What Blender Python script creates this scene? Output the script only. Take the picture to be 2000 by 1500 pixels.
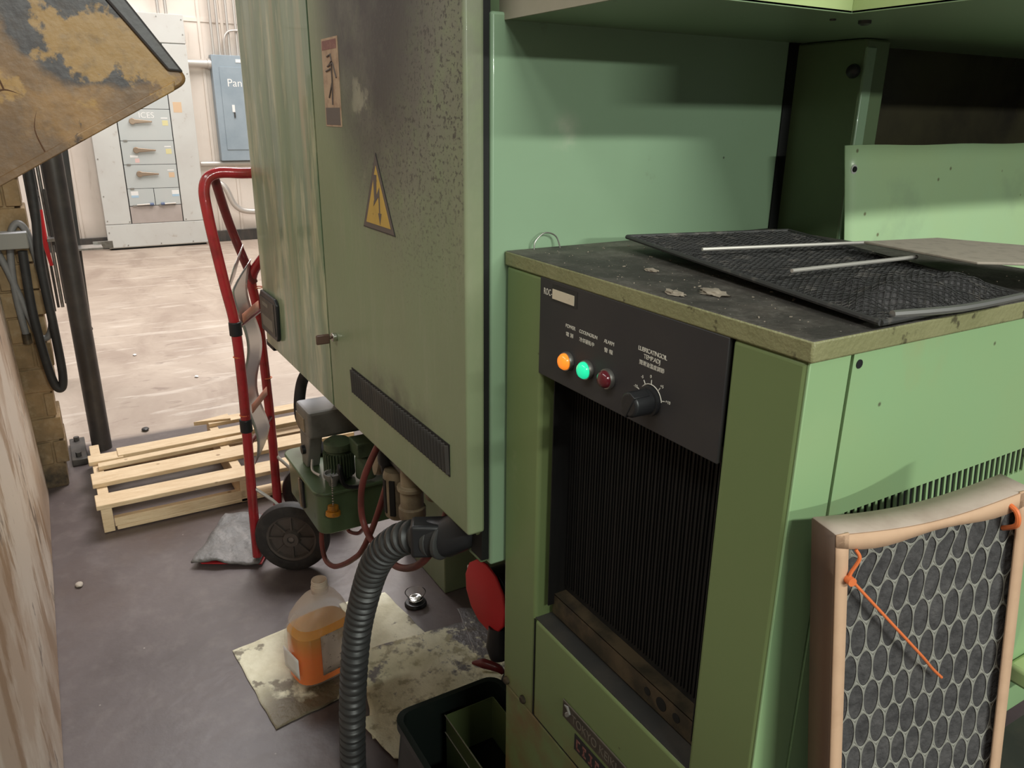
import bpy, bmesh, math, random
from mathutils import Vector as V, Matrix, Quaternion, noise
random.seed(7)
C = bpy.context.scene.collection
S = bpy.context.scene
for o in list(bpy.data.objects): bpy.data.objects.remove(o)

# ------------------------------------------------------------------ camera
YAW, PITCH, ROLL, FPX = math.radians(149.365), math.radians(-19.058), math.radians(.638), 1519.3
f = V((math.cos(YAW)*math.cos(PITCH), math.sin(YAW)*math.cos(PITCH), math.sin(PITCH)))
r0 = V((math.sin(YAW), -math.cos(YAW), 0)); u0 = r0.cross(f)
r = r0*math.cos(ROLL)+u0*math.sin(ROLL); u = -r0*math.sin(ROLL)+u0*math.cos(ROLL)
cd = bpy.data.cameras.new('camera'); cam = bpy.data.objects.new('camera', cd); C.objects.link(cam)
cam.matrix_world = Matrix(((r.x, u.x, -f.x, 0), (r.y, u.y, -f.y, 0), (r.z, u.z, -f.z, 1.5), (0, 0, 0, 1)))
cd.sensor_width = 36; cd.lens = 36*FPX/2000; cd.clip_start = .02; cd.clip_end = 200
S.camera = cam
# ------------------------------------------------------------------ world, lamps, exposure
S.view_settings.view_transform = 'Standard'; S.view_settings.look = 'None'
S.view_settings.gamma = 1; S.view_settings.use_curve_mapping = False
S.view_settings.exposure = 0.0
w = bpy.data.worlds.new('world'); S.world = w; w.use_nodes = True
w.node_tree.nodes['Background'].inputs[0].default_value = (.80, .86, .88, 1)
w.node_tree.nodes['Background'].inputs[1].default_value = .075
def area(name, loc, target, sx, sy, power, col):
    l = bpy.data.lights.new(name, 'AREA'); l.shape = 'RECTANGLE'; l.size = sx; l.size_y = sy; l.energy = power; l.color = col
    o = bpy.data.objects.new(name, l); C.objects.link(o); o.location = loc
    o.rotation_euler = (V(target)-V(loc)).to_track_quat('-Z', 'Y').to_euler(); return o
area('tube_or_fill_light', (4.9, .4, 4.4), (-.8, .9, 1.2), 2.4, .20, 250, (.95, 1, .91))
area('tube_or_fill_light', (6.8, 1.6, 2.75), (-.8, .9, 1.2), 1.6, .14, 170, (.95, 1, .91))
area('tube_or_fill_light', (-.6, -2.0, 4.6), (-1.0, .5, 1.1), 4.5, .5, 84, (.97, 1, .92))  # added fill lamp above and behind, brightens the faces turned to -Y
area('tube_or_fill_light', (-6.8, 3.0, 5.6), (-7.2, 1.6, 0), 5.0, 1.6, 350, (1, .95, .90))
area('tube_or_fill_light', (-7.6, -.6, 5.2), (-9.9, 1.2, .8), 3.5, 1.6, 125, (1, .95, .92))
area('tube_or_fill_light', (-5.0, 1.2, 4.3), (-2.0, .45, 0), 1.8, 1.0, 115, (.97, .97, 1))

# ------------------------------------------------------------------ materials
def pm(name, base, rough=.5, metal=0, layers=(), bump=0, bscale=60, spec=.5, coat=0, trans=0, alpha=1, emit=None, estr=0, ior=1.45):
    m = bpy.data.materials.new(name); m.use_nodes = True; nt = m.node_tree; N = nt.nodes; L = nt.links
    b = N['Principled BSDF']
    b.inputs['Roughness'].default_value = rough; b.inputs['Metallic'].default_value = metal
    b.inputs['Specular IOR Level'].default_value = spec; b.inputs['Coat Weight'].default_value = coat
    b.inputs['Transmission Weight'].default_value = trans; b.inputs['IOR'].default_value = ior; b.inputs['Alpha'].default_value = alpha
    b.inputs['Base Color'].default_value = (*base, 1)
    if emit: b.inputs['Emission Color'].default_value = (*emit, 1); b.inputs['Emission Strength'].default_value = estr
    geo = N.new('ShaderNodeNewGeometry'); cur = None; rc = None
    def mth(op, a, c, clamp=False):
        n = N.new('ShaderNodeMath'); n.operation = op; n.use_clamp = clamp
        for k, x in ((0, a), (1, c)):
            if isinstance(x, (int, float)): n.inputs[k].default_value = x
            else: L.new(x, n.inputs[k])
        return n.outputs[0]
    for ly in layers:
        st = ly.get('st', (1, 1, 1)); mp = N.new('ShaderNodeMapping'); mp.inputs['Scale'].default_value = st
        mp.inputs['Location'].default_value = ly.get('off', (0, 0, 0)); mp.inputs['Rotation'].default_value = ly.get('rot', (0, 0, 0))
        L.new(geo.outputs['Position'], mp.inputs[0])
        if ly.get('kind') == 'vor':
            t = N.new('ShaderNodeTexVoronoi'); t.inputs['Scale'].default_value = ly['s']; L.new(mp.outputs[0], t.inputs['Vector']); out = t.outputs['Distance']
        elif ly.get('kind') == 'wave':
            t = N.new('ShaderNodeTexWave'); t.inputs['Scale'].default_value = ly['s']; t.inputs['Distortion'].default_value = ly.get('dist', 0)
            t.inputs['Detail'].default_value = 3; L.new(mp.outputs[0], t.inputs['Vector']); out = t.outputs['Fac']
        elif ly.get('kind') == 'flat': out = None
        else:
            t = N.new('ShaderNodeTexNoise'); t.inputs['Scale'].default_value = ly['s']; t.inputs['Detail'].default_value = ly.get('d', 6)
            t.inputs['Roughness'].default_value = ly.get('r', .6); t.inputs['Distortion'].default_value = ly.get('dist', 0)
            L.new(mp.outputs[0], t.inputs['Vector']); out = t.outputs['Fac']
        reg = None
        if 'reg' in ly:                       # stain centre, inner and outer radius, stretch
            c, ri, ro = ly['reg'][:3]; sc = ly['reg'][3] if len(ly['reg']) > 3 else (1, 1, 1)
            s1 = N.new('ShaderNodeVectorMath'); s1.operation = 'SUBTRACT'; L.new(geo.outputs['Position'], s1.inputs[0]); s1.inputs[1].default_value = c
            s2 = N.new('ShaderNodeVectorMath'); s2.operation = 'MULTIPLY'; L.new(s1.outputs[0], s2.inputs[0]); s2.inputs[1].default_value = sc
            s3 = N.new('ShaderNodeVectorMath'); s3.operation = 'LENGTH'; L.new(s2.outputs[0], s3.inputs[0])
            mr = N.new('ShaderNodeMapRange'); mr.interpolation_type = 'SMOOTHSTEP'; L.new(s3.outputs['Value'], mr.inputs[0])
            mr.inputs[1].default_value = ri; mr.inputs[2].default_value = ro; mr.inputs[3].default_value = 1; mr.inputs[4].default_value = 0
            reg = mr.outputs[0]
        if 'ax' in ly:                        # axis ramp (axis, from, to)
            a, x0, x1 = ly['ax']; sp = N.new('ShaderNodeSeparateXYZ'); L.new(geo.outputs['Position'], sp.inputs[0])
            mr = N.new('ShaderNodeMapRange'); L.new(sp.outputs['xyz'.index(a)], mr.inputs[0]); mr.inputs[1].default_value = x0; mr.inputs[2].default_value = x1
            reg = mr.outputs[0] if reg is None else mth('MULTIPLY', reg, mr.outputs[0])
        if 'up' in ly:                        # upward faces only: settled dirt on the lid, paler top on the grey box
            sp = N.new('ShaderNodeSeparateXYZ'); L.new(geo.outputs['Normal'], sp.inputs[0])
            g = mth('GREATER_THAN', sp.outputs[2], .7); reg = g if reg is None else mth('MULTIPLY', reg, g)
        if out is not None:
            if reg is not None and ly.get('edge'): out = mth('ADD', out, mth('MULTIPLY', mth('SUBTRACT', reg, .5), ly['edge']))
            mr = N.new('ShaderNodeMapRange'); L.new(out, mr.inputs[0]); mr.inputs[1].default_value = ly['lo']; mr.inputs[2].default_value = ly['hi']
            fac = mr.outputs[0]
            if reg is not None and not ly.get('edge'): fac = mth('MULTIPLY', fac, reg)
        else: fac = reg if reg is not None else 1.0
        fac = mth('MULTIPLY', fac, ly.get('f', 1.0), True)
        mx = N.new('ShaderNodeMix'); mx.data_type = 'RGBA'; L.new(fac, mx.inputs[0])
        if cur is None: mx.inputs[6].default_value = (*base, 1)
        else: L.new(cur, mx.inputs[6])
        mx.inputs[7].default_value = (*ly['c'], 1); cur = mx.outputs[2]
        if 'rough' in ly:
            mm = N.new('ShaderNodeMix'); L.new(fac, mm.inputs[0])
            if rc is None: mm.inputs[2].default_value = rough
            else: L.new(rc, mm.inputs[2])
            mm.inputs[3].default_value = ly['rough']; rc = mm.outputs[0]
    if cur is not None: L.new(cur, b.inputs['Base Color'])
    if rc is not None: L.new(rc, b.inputs['Roughness'])
    if bump:
        t = N.new('ShaderNodeTexNoise'); t.inputs['Scale'].default_value = bscale; t.inputs['Detail'].default_value = 5; L.new(geo.outputs['Position'], t.inputs['Vector'])
        bp = N.new('ShaderNodeBump'); bp.inputs['Strength'].default_value = bump; bp.inputs['Distance'].default_value = .01
        L.new(t.outputs['Fac'], bp.inputs['Height']); L.new(bp.outputs[0], b.inputs['Normal'])
    return m

GREEN = (.235, .36, .225)
DIRT = (.12, .10, .05)
SP_ = dict(kind='vor', s=45, lo=.10, hi=.05, c=(.05, .05, .04), f=.8)
m_side = pm('green enamel side', (.275, .40, .26), .28, layers=[dict(s=3, lo=.45, hi=.75, c=(.25, .35, .22), f=.5), dict(kind='vor', s=14, lo=.035, hi=.02, c=(.05, .05, .04), f=.8), dict(s=9, lo=.66, hi=.72, c=(.16, .16, .11), f=.35), dict(s=14, lo=.4, hi=.7, c=(.62, .58, .47), f=.55, reg=((-.985, .67, 1.475), .012, .035, (1, 1, .8)))], coat=.2)
m_door = pm('green enamel door', (.225, .275, .155), .38, layers=[
    dict(s=2.5, lo=.35, hi=.7, c=(.225, .245, .145), f=.6, st=(3, 1, .6)),
    dict(s=9, lo=.50, hi=.72, c=(.31, .31, .21), f=.45, st=(3, 1, .5)),
    dict(s=26, lo=.25, hi=.55, c=(.19, .175, .15), f=.85, reg=((-1.22, .5, 1.66), .12, .40, (1, 1, .8))),
    dict(s=7, lo=.05, hi=.50, c=(.020, .018, .022), f=.97, reg=((-1.33, .5, 1.74), .13, .38, (1.1, 1, .8)), d=9),
    dict(s=150, lo=.56, hi=.60, c=(.045, .04, .038), f=.8, d=4, reg=((-1.12, .5, 1.66), .16, .42, (.9, 1, .8)), ax=('x', -.979, -.984)),
    dict(s=60, lo=.60, hi=.62, c=(.045, .04, .038), f=.8, d=4, reg=((-1.10, .5, 1.68), .16, .38, (.9, 1, .8)), ax=('x', -.979, -.984)),
    dict(s=11, lo=.60, hi=.66, c=(.38, .36, .26), f=.6, reg=((-1.36, .5, 1.5), .02, .10, (1, 1, .6))),
    dict(s=18, lo=.30, hi=.60, c=(.055, .045, .04), f=.75, reg=((-1.27, .5, 1.0), .0, .24, (.9, 1, 3.2))),
    dict(s=34, lo=.72, hi=.74, c=(.09, .08, .06), f=.6)], bump=.03, bscale=90, coat=.05)
m_left = pm('green enamel left panel', (.25, .32, .18), .30, layers=[  # vertical streaks are reflections on the glossy panel, painted as colour
    dict(s=3.2, lo=.40, hi=.62, c=(.13, .20, .125), f=.9, st=(3.2, 1, .22)),
    dict(s=9, lo=.50, hi=.68, c=(.50, .48, .30), f=.8, st=(3, 1, .6)),
    dict(s=30, lo=.55, hi=.7, c=(.14, .14, .09), f=.5, st=(3, 1, .4)),
    dict(s=4, lo=.55, hi=.64, c=(.42, .33, .21), f=.7, st=(4, 1, .3))], coat=.2)
m_cool_shade = pm('green enamel cooler', (.175, .235, .095), .36, layers=[dict(s=3, lo=.4, hi=.7, c=(.19, .225, .095), f=.5), dict(s=7, lo=.62, hi=.70, c=(.30, .30, .17), f=.45, reg=((-.94, .57, 1.0), .05, .2)),
    dict(s=18, lo=.35, hi=.65, c=(.20, .12, .05), f=.8, ax=('z', .60, .545)), dict(kind='vor', s=20, lo=.05, hi=.02, c=(.06, .05, .03), f=.7)], coat=.1)  # cooler enamel for the front, its shade put into a darker colour
m_cool_lit = pm('green enamel cooler lit side', (.29, .45, .235), .34, layers=[dict(s=2.4, lo=.4, hi=.7, c=(.33, .44, .21), f=.6), dict(s=8, lo=.60, hi=.75, c=(.38, .35, .17), f=.35, st=(1, 1, .6)), dict(s=14, lo=.70, hi=.74, c=(.20, .14, .06), f=.6), dict(kind='vor', s=16, lo=.05, hi=.02, c=(.08, .06, .04), f=.8)], coat=.1)  # paler copy of the cooler enamel, lamplight on the side put into colour
m_lid = pm('oily dusty lid', (.30, .285, .15), .42, layers=[dict(s=9, lo=.35, hi=.6, c=(.23, .225, .11), f=.8), dict(s=40, lo=.62, hi=.68, c=(.06, .05, .03), f=.8),
    dict(kind='flat', c=(.080, .068, .060), up=1, rough=.70), dict(s=35, lo=.46, hi=.66, c=(.17, .155, .14), f=.75, up=1, d=10, r=.8), dict(s=9, lo=.45, hi=.56, c=(.038, .034, .031), f=.8, up=1, d=9),
    dict(s=240, lo=.70, hi=.74, c=(.34, .31, .28), f=.9, up=1, d=2), dict(s=12, lo=.4, hi=.55, c=(.16, .155, .12), f=.5, up=1, ax=('x', -.85, -.985))], bump=.22, bscale=170)
m_sheet = pm('pale green sheet', (.50, .70, .42), .34, layers=[dict(s=3, lo=.4, hi=.7, c=(.53, .68, .36), f=.7), dict(s=6, lo=.55, hi=.66, c=(.40, .53, .33), f=.5, off=(0, 1.3, 0)), dict(kind='vor', s=22, lo=.09, hi=.04, c=(.16, .12, .06), f=.8)], bump=.05, bscale=12, coat=.2)
m_dgreen = pm('green enamel frame', (.145, .205, .105), .4, layers=[dict(s=4, lo=.4, hi=.7, c=(.10, .14, .075), f=.6)], coat=.1)
m_canopy = pm('canopy enamel', (.24, .33, .20), .4, layers=[dict(s=5, lo=.4, hi=.7, c=(.20, .28, .17), f=.5), dict(kind='vor', s=18, lo=.05, hi=.02, c=(.06, .05, .03), f=.7)])
m_lipw = pm('grimy cream lip', (.42, .38, .30), .5, layers=[dict(s=12, lo=.4, hi=.7, c=(.33, .31, .22), f=.7), dict(kind='vor', s=30, lo=.07, hi=.03, c=(.06, .05, .03), f=.8)])
m_lipy = pm('bright yellow green lip', (.50, .62, .28), .4, layers=[dict(s=5, lo=.4, hi=.7, c=(.45, .50, .25), f=.7)])  # light falling on the upturned flange is put into this bright colour
m_black = pm('black gap', (.006, .006, .006), .6)
m_blk = pm('black plastic', (.018, .018, .020), .38)
m_rub = pm('black rubber', (.022, .021, .021), .6, layers=[dict(s=20, lo=.5, hi=.7, c=(.05, .045, .042), f=.6)])
m_panelk = pm('charcoal control panel', (.036, .033, .036), .55, layers=[dict(s=12, lo=.4, hi=.8, c=(.052, .046, .044), f=.6)])
m_key = pm('brown plastic key', (.10, .055, .04), .4)
m_white = pm('white print', (.75, .70, .62), .6)
m_tag = pm('cream label', (.72, .62, .48), .5, layers=[dict(s=220, lo=.60, hi=.66, c=(.3, .25, .2), f=.6, ax=('x', -.80, -.85))])
m_chrome = pm('chrome', (.65, .63, .6), .22, 1)
m_steel = pm('dull steel', (.36, .34, .32), .42, .9, layers=[dict(s=30, lo=.45, hi=.7, c=(.16, .13, .10), f=.6)])
m_dsteel = pm('dark steel', (.065, .062, .060), .5, .4, layers=[dict(s=12, lo=.45, hi=.7, c=(.12, .10, .085), f=.7, st=(1, 1, .3))])
m_post = pm('dark grey painted post', (.060, .052, .050), .42, .2, layers=[dict(s=15, lo=.45, hi=.75, c=(.10, .085, .075), f=.7)])
m_amber = pm('amber lens lit', (.9, .28, .03), .25, emit=(1, .25, .02), estr=.75, coat=.5)
m_greenl = pm('green lens lit', (.03, .7, .35), .25, emit=(.01, .9, .45), estr=.62, coat=.5)
m_redl = pm('dark red lens unlit', (.13, .012, .02), .2, coat=.6)
m_fins = pm('oily radiator fins', (.007, .0065, .0065), .6, .1, layers=[dict(s=30, lo=.45, hi=.7, c=(.018, .015, .014), f=.8, st=(6, 1, .15))])
m_brkt = pm('stained bracket', (.045, .036, .024), .5, .3, layers=[dict(s=22, lo=.40, hi=.6, c=(.12, .085, .05), f=.8), dict(s=14, lo=.55, hi=.65, c=(.03, .025, .02), f=.8)])
m_yel = pm('yellow warning label', (.58, .37, .08), .5, layers=[dict(s=20, lo=.4, hi=.7, c=(.47, .30, .07), f=.7), dict(kind='vor', s=60, lo=.15, hi=.08, c=(.2, .12, .04), f=.6)])
m_grime = pm('grimy grey print', (.12, .095, .085), .5)
m_stick = pm('faded cream label', (.48, .33, .22), .5, layers=[dict(s=40, lo=.45, hi=.65, c=(.30, .18, .12), f=.8)])
m_stred = pm('faded red print', (.22, .085, .075), .5, layers=[dict(s=60, lo=.45, hi=.65, c=(.34, .17, .14), f=.8)])
m_npl = pm('grimy nameplate', (.07, .062, .05), .45, .4, layers=[dict(s=25, lo=.45, hi=.6, c=(.12, .10, .08), f=.7)])
m_engr = pm('engraved letters', (.17, .15, .12), .5)
m_conc = pm('workshop concrete', (.128, .102, .099), .42, layers=[
    dict(s=2.2, lo=.35, hi=.7, c=(.084, .066, .064), f=.9, rough=.33), dict(s=14, lo=.5, hi=.75, c=(.185, .155, .145), f=.5),
    dict(s=1.2, lo=.5, hi=.62, c=(.10, .068, .055), f=.6, off=(3, 1, 0)), dict(kind='vor', s=9, lo=.03, hi=.015, c=(.45, .40, .36), f=.7),
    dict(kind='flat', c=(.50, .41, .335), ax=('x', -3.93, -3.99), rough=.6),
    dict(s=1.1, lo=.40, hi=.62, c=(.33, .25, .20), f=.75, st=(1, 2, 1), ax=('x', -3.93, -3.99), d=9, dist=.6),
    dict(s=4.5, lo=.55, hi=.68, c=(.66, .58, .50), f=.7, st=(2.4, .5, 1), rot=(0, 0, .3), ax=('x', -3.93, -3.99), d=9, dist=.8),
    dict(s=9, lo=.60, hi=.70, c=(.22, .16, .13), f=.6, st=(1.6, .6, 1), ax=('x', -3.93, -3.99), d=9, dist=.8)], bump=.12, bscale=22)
m_wall = pm('painted wall', (.78, .70, .63), .7, layers=[dict(s=1.4, lo=.4, hi=.7, c=(.66, .58, .51), f=.7), dict(s=5, lo=.60, hi=.72, c=(.42, .34, .27), f=.6, st=(1, 2, .25)), dict(s=1, lo=.3, hi=.6, c=(.30, .25, .20), f=.8, ax=('z', .35, .0))])
m_lgrey = pm('light grey enamel', (.63, .63, .60), .5, layers=[dict(s=3, lo=.4, hi=.7, c=(.57, .55, .52), f=.7), dict(s=12, lo=.63, hi=.72, c=(.42, .36, .30), f=.5)])
m_dgrey = pm('switch door grey', (.52, .55, .54), .5, layers=[dict(s=3, lo=.4, hi=.7, c=(.56, .57, .55), f=.7)])
m_pinkg = pm('stained lower plate', (.47, .41, .38), .5, layers=[dict(s=4, lo=.4, hi=.7, c=(.38, .32, .29), f=.7)])
m_blue = pm('blue grey enamel', (.32, .38, .43), .5, layers=[dict(s=3, lo=.4, hi=.7, c=(.23, .29, .34), f=.7)])
m_galv = pm('galvanised pipe', (.60, .56, .52), .4, .5)
m_bronze = pm('bronze handle', (.36, .27, .20), .4, .6)
m_red = pm('red enamel', (.40, .022, .028), .25, layers=[dict(s=14, lo=.48, hi=.66, c=(.23, .02, .02), f=.8), dict(s=30, lo=.68, hi=.74, c=(.06, .03, .03), f=.8)], coat=.5)
m_dred = pm('dark red enamel', (.17, .022, .024), .32, layers=[dict(s=20, lo=.5, hi=.7, c=(.08, .02, .02), f=.8)], coat=.2)
m_redd = pm('bright red plastic', (.62, .025, .03), .45)
m_alu = pm('aluminium strap', (.60, .58, .56), .32, .85)
m_hub = pm('grey brown wheel hub', (.13, .11, .10), .5, .3, layers=[dict(s=20, lo=.4, hi=.7, c=(.085, .07, .06), f=.8)])
m_tire = pm('rubber tyre', (.030, .028, .028), .65, layers=[dict(s=30, lo=.45, hi=.7, c=(.07, .062, .058), f=.6)])
m_felt = pm('grey scuffed plate cover', (.15, .145, .14), .6, .2, layers=[dict(s=12, lo=.42, hi=.68, c=(.25, .235, .225), f=.8, st=(1, 3, 1)), dict(s=5, lo=.55, hi=.7, c=(.07, .065, .06), f=.7)], bump=.5, bscale=50)
WD = (.73, .56, .36)
m_wood = pm('pale pine', WD, .65, layers=[dict(s=8, lo=.40, hi=.7, c=(.60, .42, .24), f=.7, st=(5, 1, 5)), dict(s=30, lo=.5, hi=.72, c=(.46, .30, .16), f=.5, st=(6, .6, 6)), dict(kind='vor', s=9, lo=.10, hi=.05, c=(.24, .13, .06), f=.8)], bump=.12, bscale=60)
m_tank = pm('oil tank green', (.10, .15, .075), .33, layers=[dict(s=8, lo=.5, hi=.7, c=(.075, .10, .05), f=.7), dict(s=20, lo=.64, hi=.70, c=(.03, .03, .02), f=.7)], coat=.2)
m_mot = pm('motor green', (.09, .125, .07), .45, layers=[dict(s=20, lo=.5, hi=.7, c=(.03, .035, .025), f=.8)])
m_cgrey = pm('worn grey box', (.22, .21, .19), .5, layers=[dict(s=10, lo=.45, hi=.7, c=(.10, .09, .075), f=.8), dict(kind='flat', c=(.50, .50, .52), up=1)])
m_cap = pm('orange yellow cap', (.62, .25, .015), .4, layers=[dict(s=40, lo=.45, hi=.65, c=(.16, .07, .02), f=.7)])
m_beige = pm('dirty beige housing', (.30, .235, .15), .45, layers=[dict(s=18, lo=.42, hi=.65, c=(.13, .09, .055), f=.8)])
m_rhose = pm('oxide red hose', (.19, .045, .038), .45, layers=[dict(s=30, lo=.45, hi=.7, c=(.11, .04, .03), f=.7)])
m_chose = pm('grey black corrugated hose', (.045, .045, .045), .42, .1, layers=[dict(s=9, lo=.5, hi=.75, c=(.075, .07, .065), f=.7)])
m_ghose = pm('grey cable', (.19, .18, .175), .5, layers=[dict(s=20, lo=.45, hi=.7, c=(.13, .12, .11), f=.6)])
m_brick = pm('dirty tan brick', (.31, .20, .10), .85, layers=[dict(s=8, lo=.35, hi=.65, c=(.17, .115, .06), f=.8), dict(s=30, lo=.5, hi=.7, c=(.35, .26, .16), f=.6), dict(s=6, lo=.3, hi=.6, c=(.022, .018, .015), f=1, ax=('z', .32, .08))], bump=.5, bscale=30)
m_tan = pm('worn tan machine paint', (.50, .37, .27), .5, layers=[dict(s=2.6, lo=.44, hi=.54, c=(.68, .58, .48), f=.9, st=(1, 1, .8), d=10, r=.65), dict(s=5, lo=.53, hi=.60, c=(.30, .17, .08), f=.8, off=(2, 0, 1), st=(1.2, 1, .5), rot=(0, .5, 0), d=10, r=.65), dict(s=8, lo=.60, hi=.64, c=(.12, .085, .065), f=.8, st=(1, 1, .6), d=10, r=.65), dict(s=3, lo=.3, hi=.6, c=(.30, .20, .13), f=.7, ax=('z', .35, .0))], bump=.12, bscale=10)
m_rust = pm('rusty chute', (.205, .115, .052), .42, layers=[dict(s=6, lo=.42, hi=.60, c=(.125, .078, .050), f=.85, d=9),
    dict(s=10, lo=.48, hi=.60, c=(.33, .18, .065), f=.7, off=(4, 0, 1), d=9), dict(s=7, lo=.35, hi=.45, c=(.052, .047, .052), f=.95, d=9, reg=((-1.24, .10, 1.645), .07, .15), edge=.5) , dict(s=8, lo=.56, hi=.585, c=(.38, .22, .07), f=.85, off=(0, 1.4, 7), d=9),
    dict(s=9, lo=.64, hi=.655, c=(.040, .020, .014), f=.9, off=(0, 5.6, 0), st=(1, 1.6, .5), d=9, dist=.4), dict(s=60, lo=.5, hi=.8, c=(.09, .06, .04), f=.5)], bump=.12, bscale=50, coat=.15)
m_rustd = pm('dark rust seam', (.10, .045, .02), .7)
m_chdark = pm('dark grey chute flange', (.060, .054, .056), .4, layers=[dict(s=20, lo=.5, hi=.75, c=(.11, .09, .075), f=.6), dict(s=14, lo=.66, hi=.70, c=(.20, .12, .05), f=.8)], bump=.1, bscale=35, coat=.2)
m_mesh = pm('greasy black mesh', (.045, .043, .043), .6, layers=[dict(s=40, lo=.55, hi=.75, c=(.21, .185, .165), f=.8)])
m_fuzz = pm('grey filter fuzz', (.075, .070, .072), .95, layers=[dict(s=90, lo=.4, hi=.7, c=(.030, .028, .030), f=.8, d=8), dict(s=26, lo=.5, hi=.75, c=(.13, .12, .12), f=.7)], bump=.5, bscale=120)
m_grid = pm('grey cardboard grid', (.28, .27, .24), .75)
m_card = pm('cardboard frame', (.62, .40, .265), .75, layers=[dict(s=40, lo=.45, hi=.7, c=(.53, .33, .215), f=.6)])
m_cardt = pm('pinkish grey dusty cardboard', (.47, .38, .32), .75, layers=[dict(s=20, lo=.45, hi=.68, c=(.34, .26, .21), f=.7)])
m_card_shade = pm('shaded brown cardboard side', (.115, .065, .040), .6, layers=[dict(s=12, lo=.45, hi=.7, c=(.09, .055, .04), f=.8, st=(1, 1, .5))])  # darker copy of the cardboard, shade of the side face painted in
m_mill = pm('grey millboard', (.42, .36, .30), .75, layers=[dict(s=60, lo=.5, hi=.7, c=(.22, .19, .16), f=.5)])
m_orange = pm('orange zip tie', (.78, .19, .06), .4)
m_pad = pm('oil stained absorbent pad', (.82, .78, .58), .9, layers=[dict(s=10, lo=.4, hi=.7, c=(.54, .50, .31), f=.8, d=9), dict(s=22, lo=.52, hi=.62, c=(.25, .21, .11), f=.65, d=9),
    dict(s=4.2, lo=.515, hi=.55, c=(.12, .105, .11), f=.95, d=9, r=.68, rough=.35, off=(.3, .1, 0)), dict(s=7, lo=.60, hi=.64, c=(.10, .075, .045), f=.7, d=9, off=(5, 2, 0), rough=.4)], bump=.5, bscale=70)
m_pad1 = pm('oil stained pale pad', (.84, .80, .62), .9, layers=[dict(s=10, lo=.45, hi=.7, c=(.55, .50, .33), f=.7, d=9),
    dict(s=8, lo=.36, hi=.48, c=(.12, .09, .05), f=.95, d=9, reg=((-1.70, .42, 0), .10, .24), rough=.4), dict(s=9, lo=.58, hi=.62, c=(.16, .13, .10), f=.8, d=9)], bump=.5, bscale=70)
m_jug = pm('cloudy jug plastic', (.85, .74, .60), .25, alpha=.12)
m_shou = pm('cloudy jug shoulder', (.80, .68, .56), .35, alpha=.42)
m_neck = pm('frosted neck plastic', (.85, .72, .58), .4, alpha=.7)
m_oil = pm('orange oil', (1.0, .20, .0), .15, layers=[dict(kind='flat', c=(.62, .28, .02), ax=('z', .10, .17))])
m_oil.node_tree.nodes['Principled BSDF'].inputs['Subsurface Weight'].default_value = .25; m_oil.node_tree.nodes['Principled BSDF'].inputs['Subsurface Radius'].default_value = (.06, .02, .003)
m_jlab = pm('stained jug label', (.52, .40, .33), .55, layers=[dict(s=16, lo=.45, hi=.62, c=(.28, .19, .11), f=.8, st=(1, 1, .6)), dict(s=70, lo=.62, hi=.66, c=(.06, .04, .04), f=.8, st=(1, 1, 2))])
m_glass = pm('clear glass', (.95, .95, .93), .05, trans=1)
m_bin = pm('black oily bin', (.012, .016, .014), .28, coat=.2)
m_tray = pm('green tray', (.09, .115, .045), .4, layers=[dict(s=14, lo=.5, hi=.7, c=(.045, .055, .03), f=.7)])
m_liq = pm('black oil', (.006, .007, .007), .08)
m_dusk = pm('dark unlit interior', (.030, .026, .020), .25, layers=[dict(s=3, lo=.4, hi=.6, c=(.070, .062, .035), f=.8, ax=('x', -.80, -.95))])  # near black colour stands in for the deep dark behind the opening
m_dust = pm('lint', (.30, .25, .20), .95)
m_glint = pm('metal chips', (.8, .75, .65), .2, .9)
m_paper = pm('white paper', (.85, .84, .82), .6)
m_ylab = pm('yellow paper', (.72, .66, .36), .6)
m_olab = pm('tan paper', (.70, .50, .33), .6)
m_bluep = pm('pale blue print', (.42, .58, .72), .6)
m_pink = pm('pink print', (.78, .55, .52), .6)
m_pinkt = pm('orange pink tape', (.62, .25, .17), .5)
m_bprint = pm('blue grip', (.12, .16, .28), .5)

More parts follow.
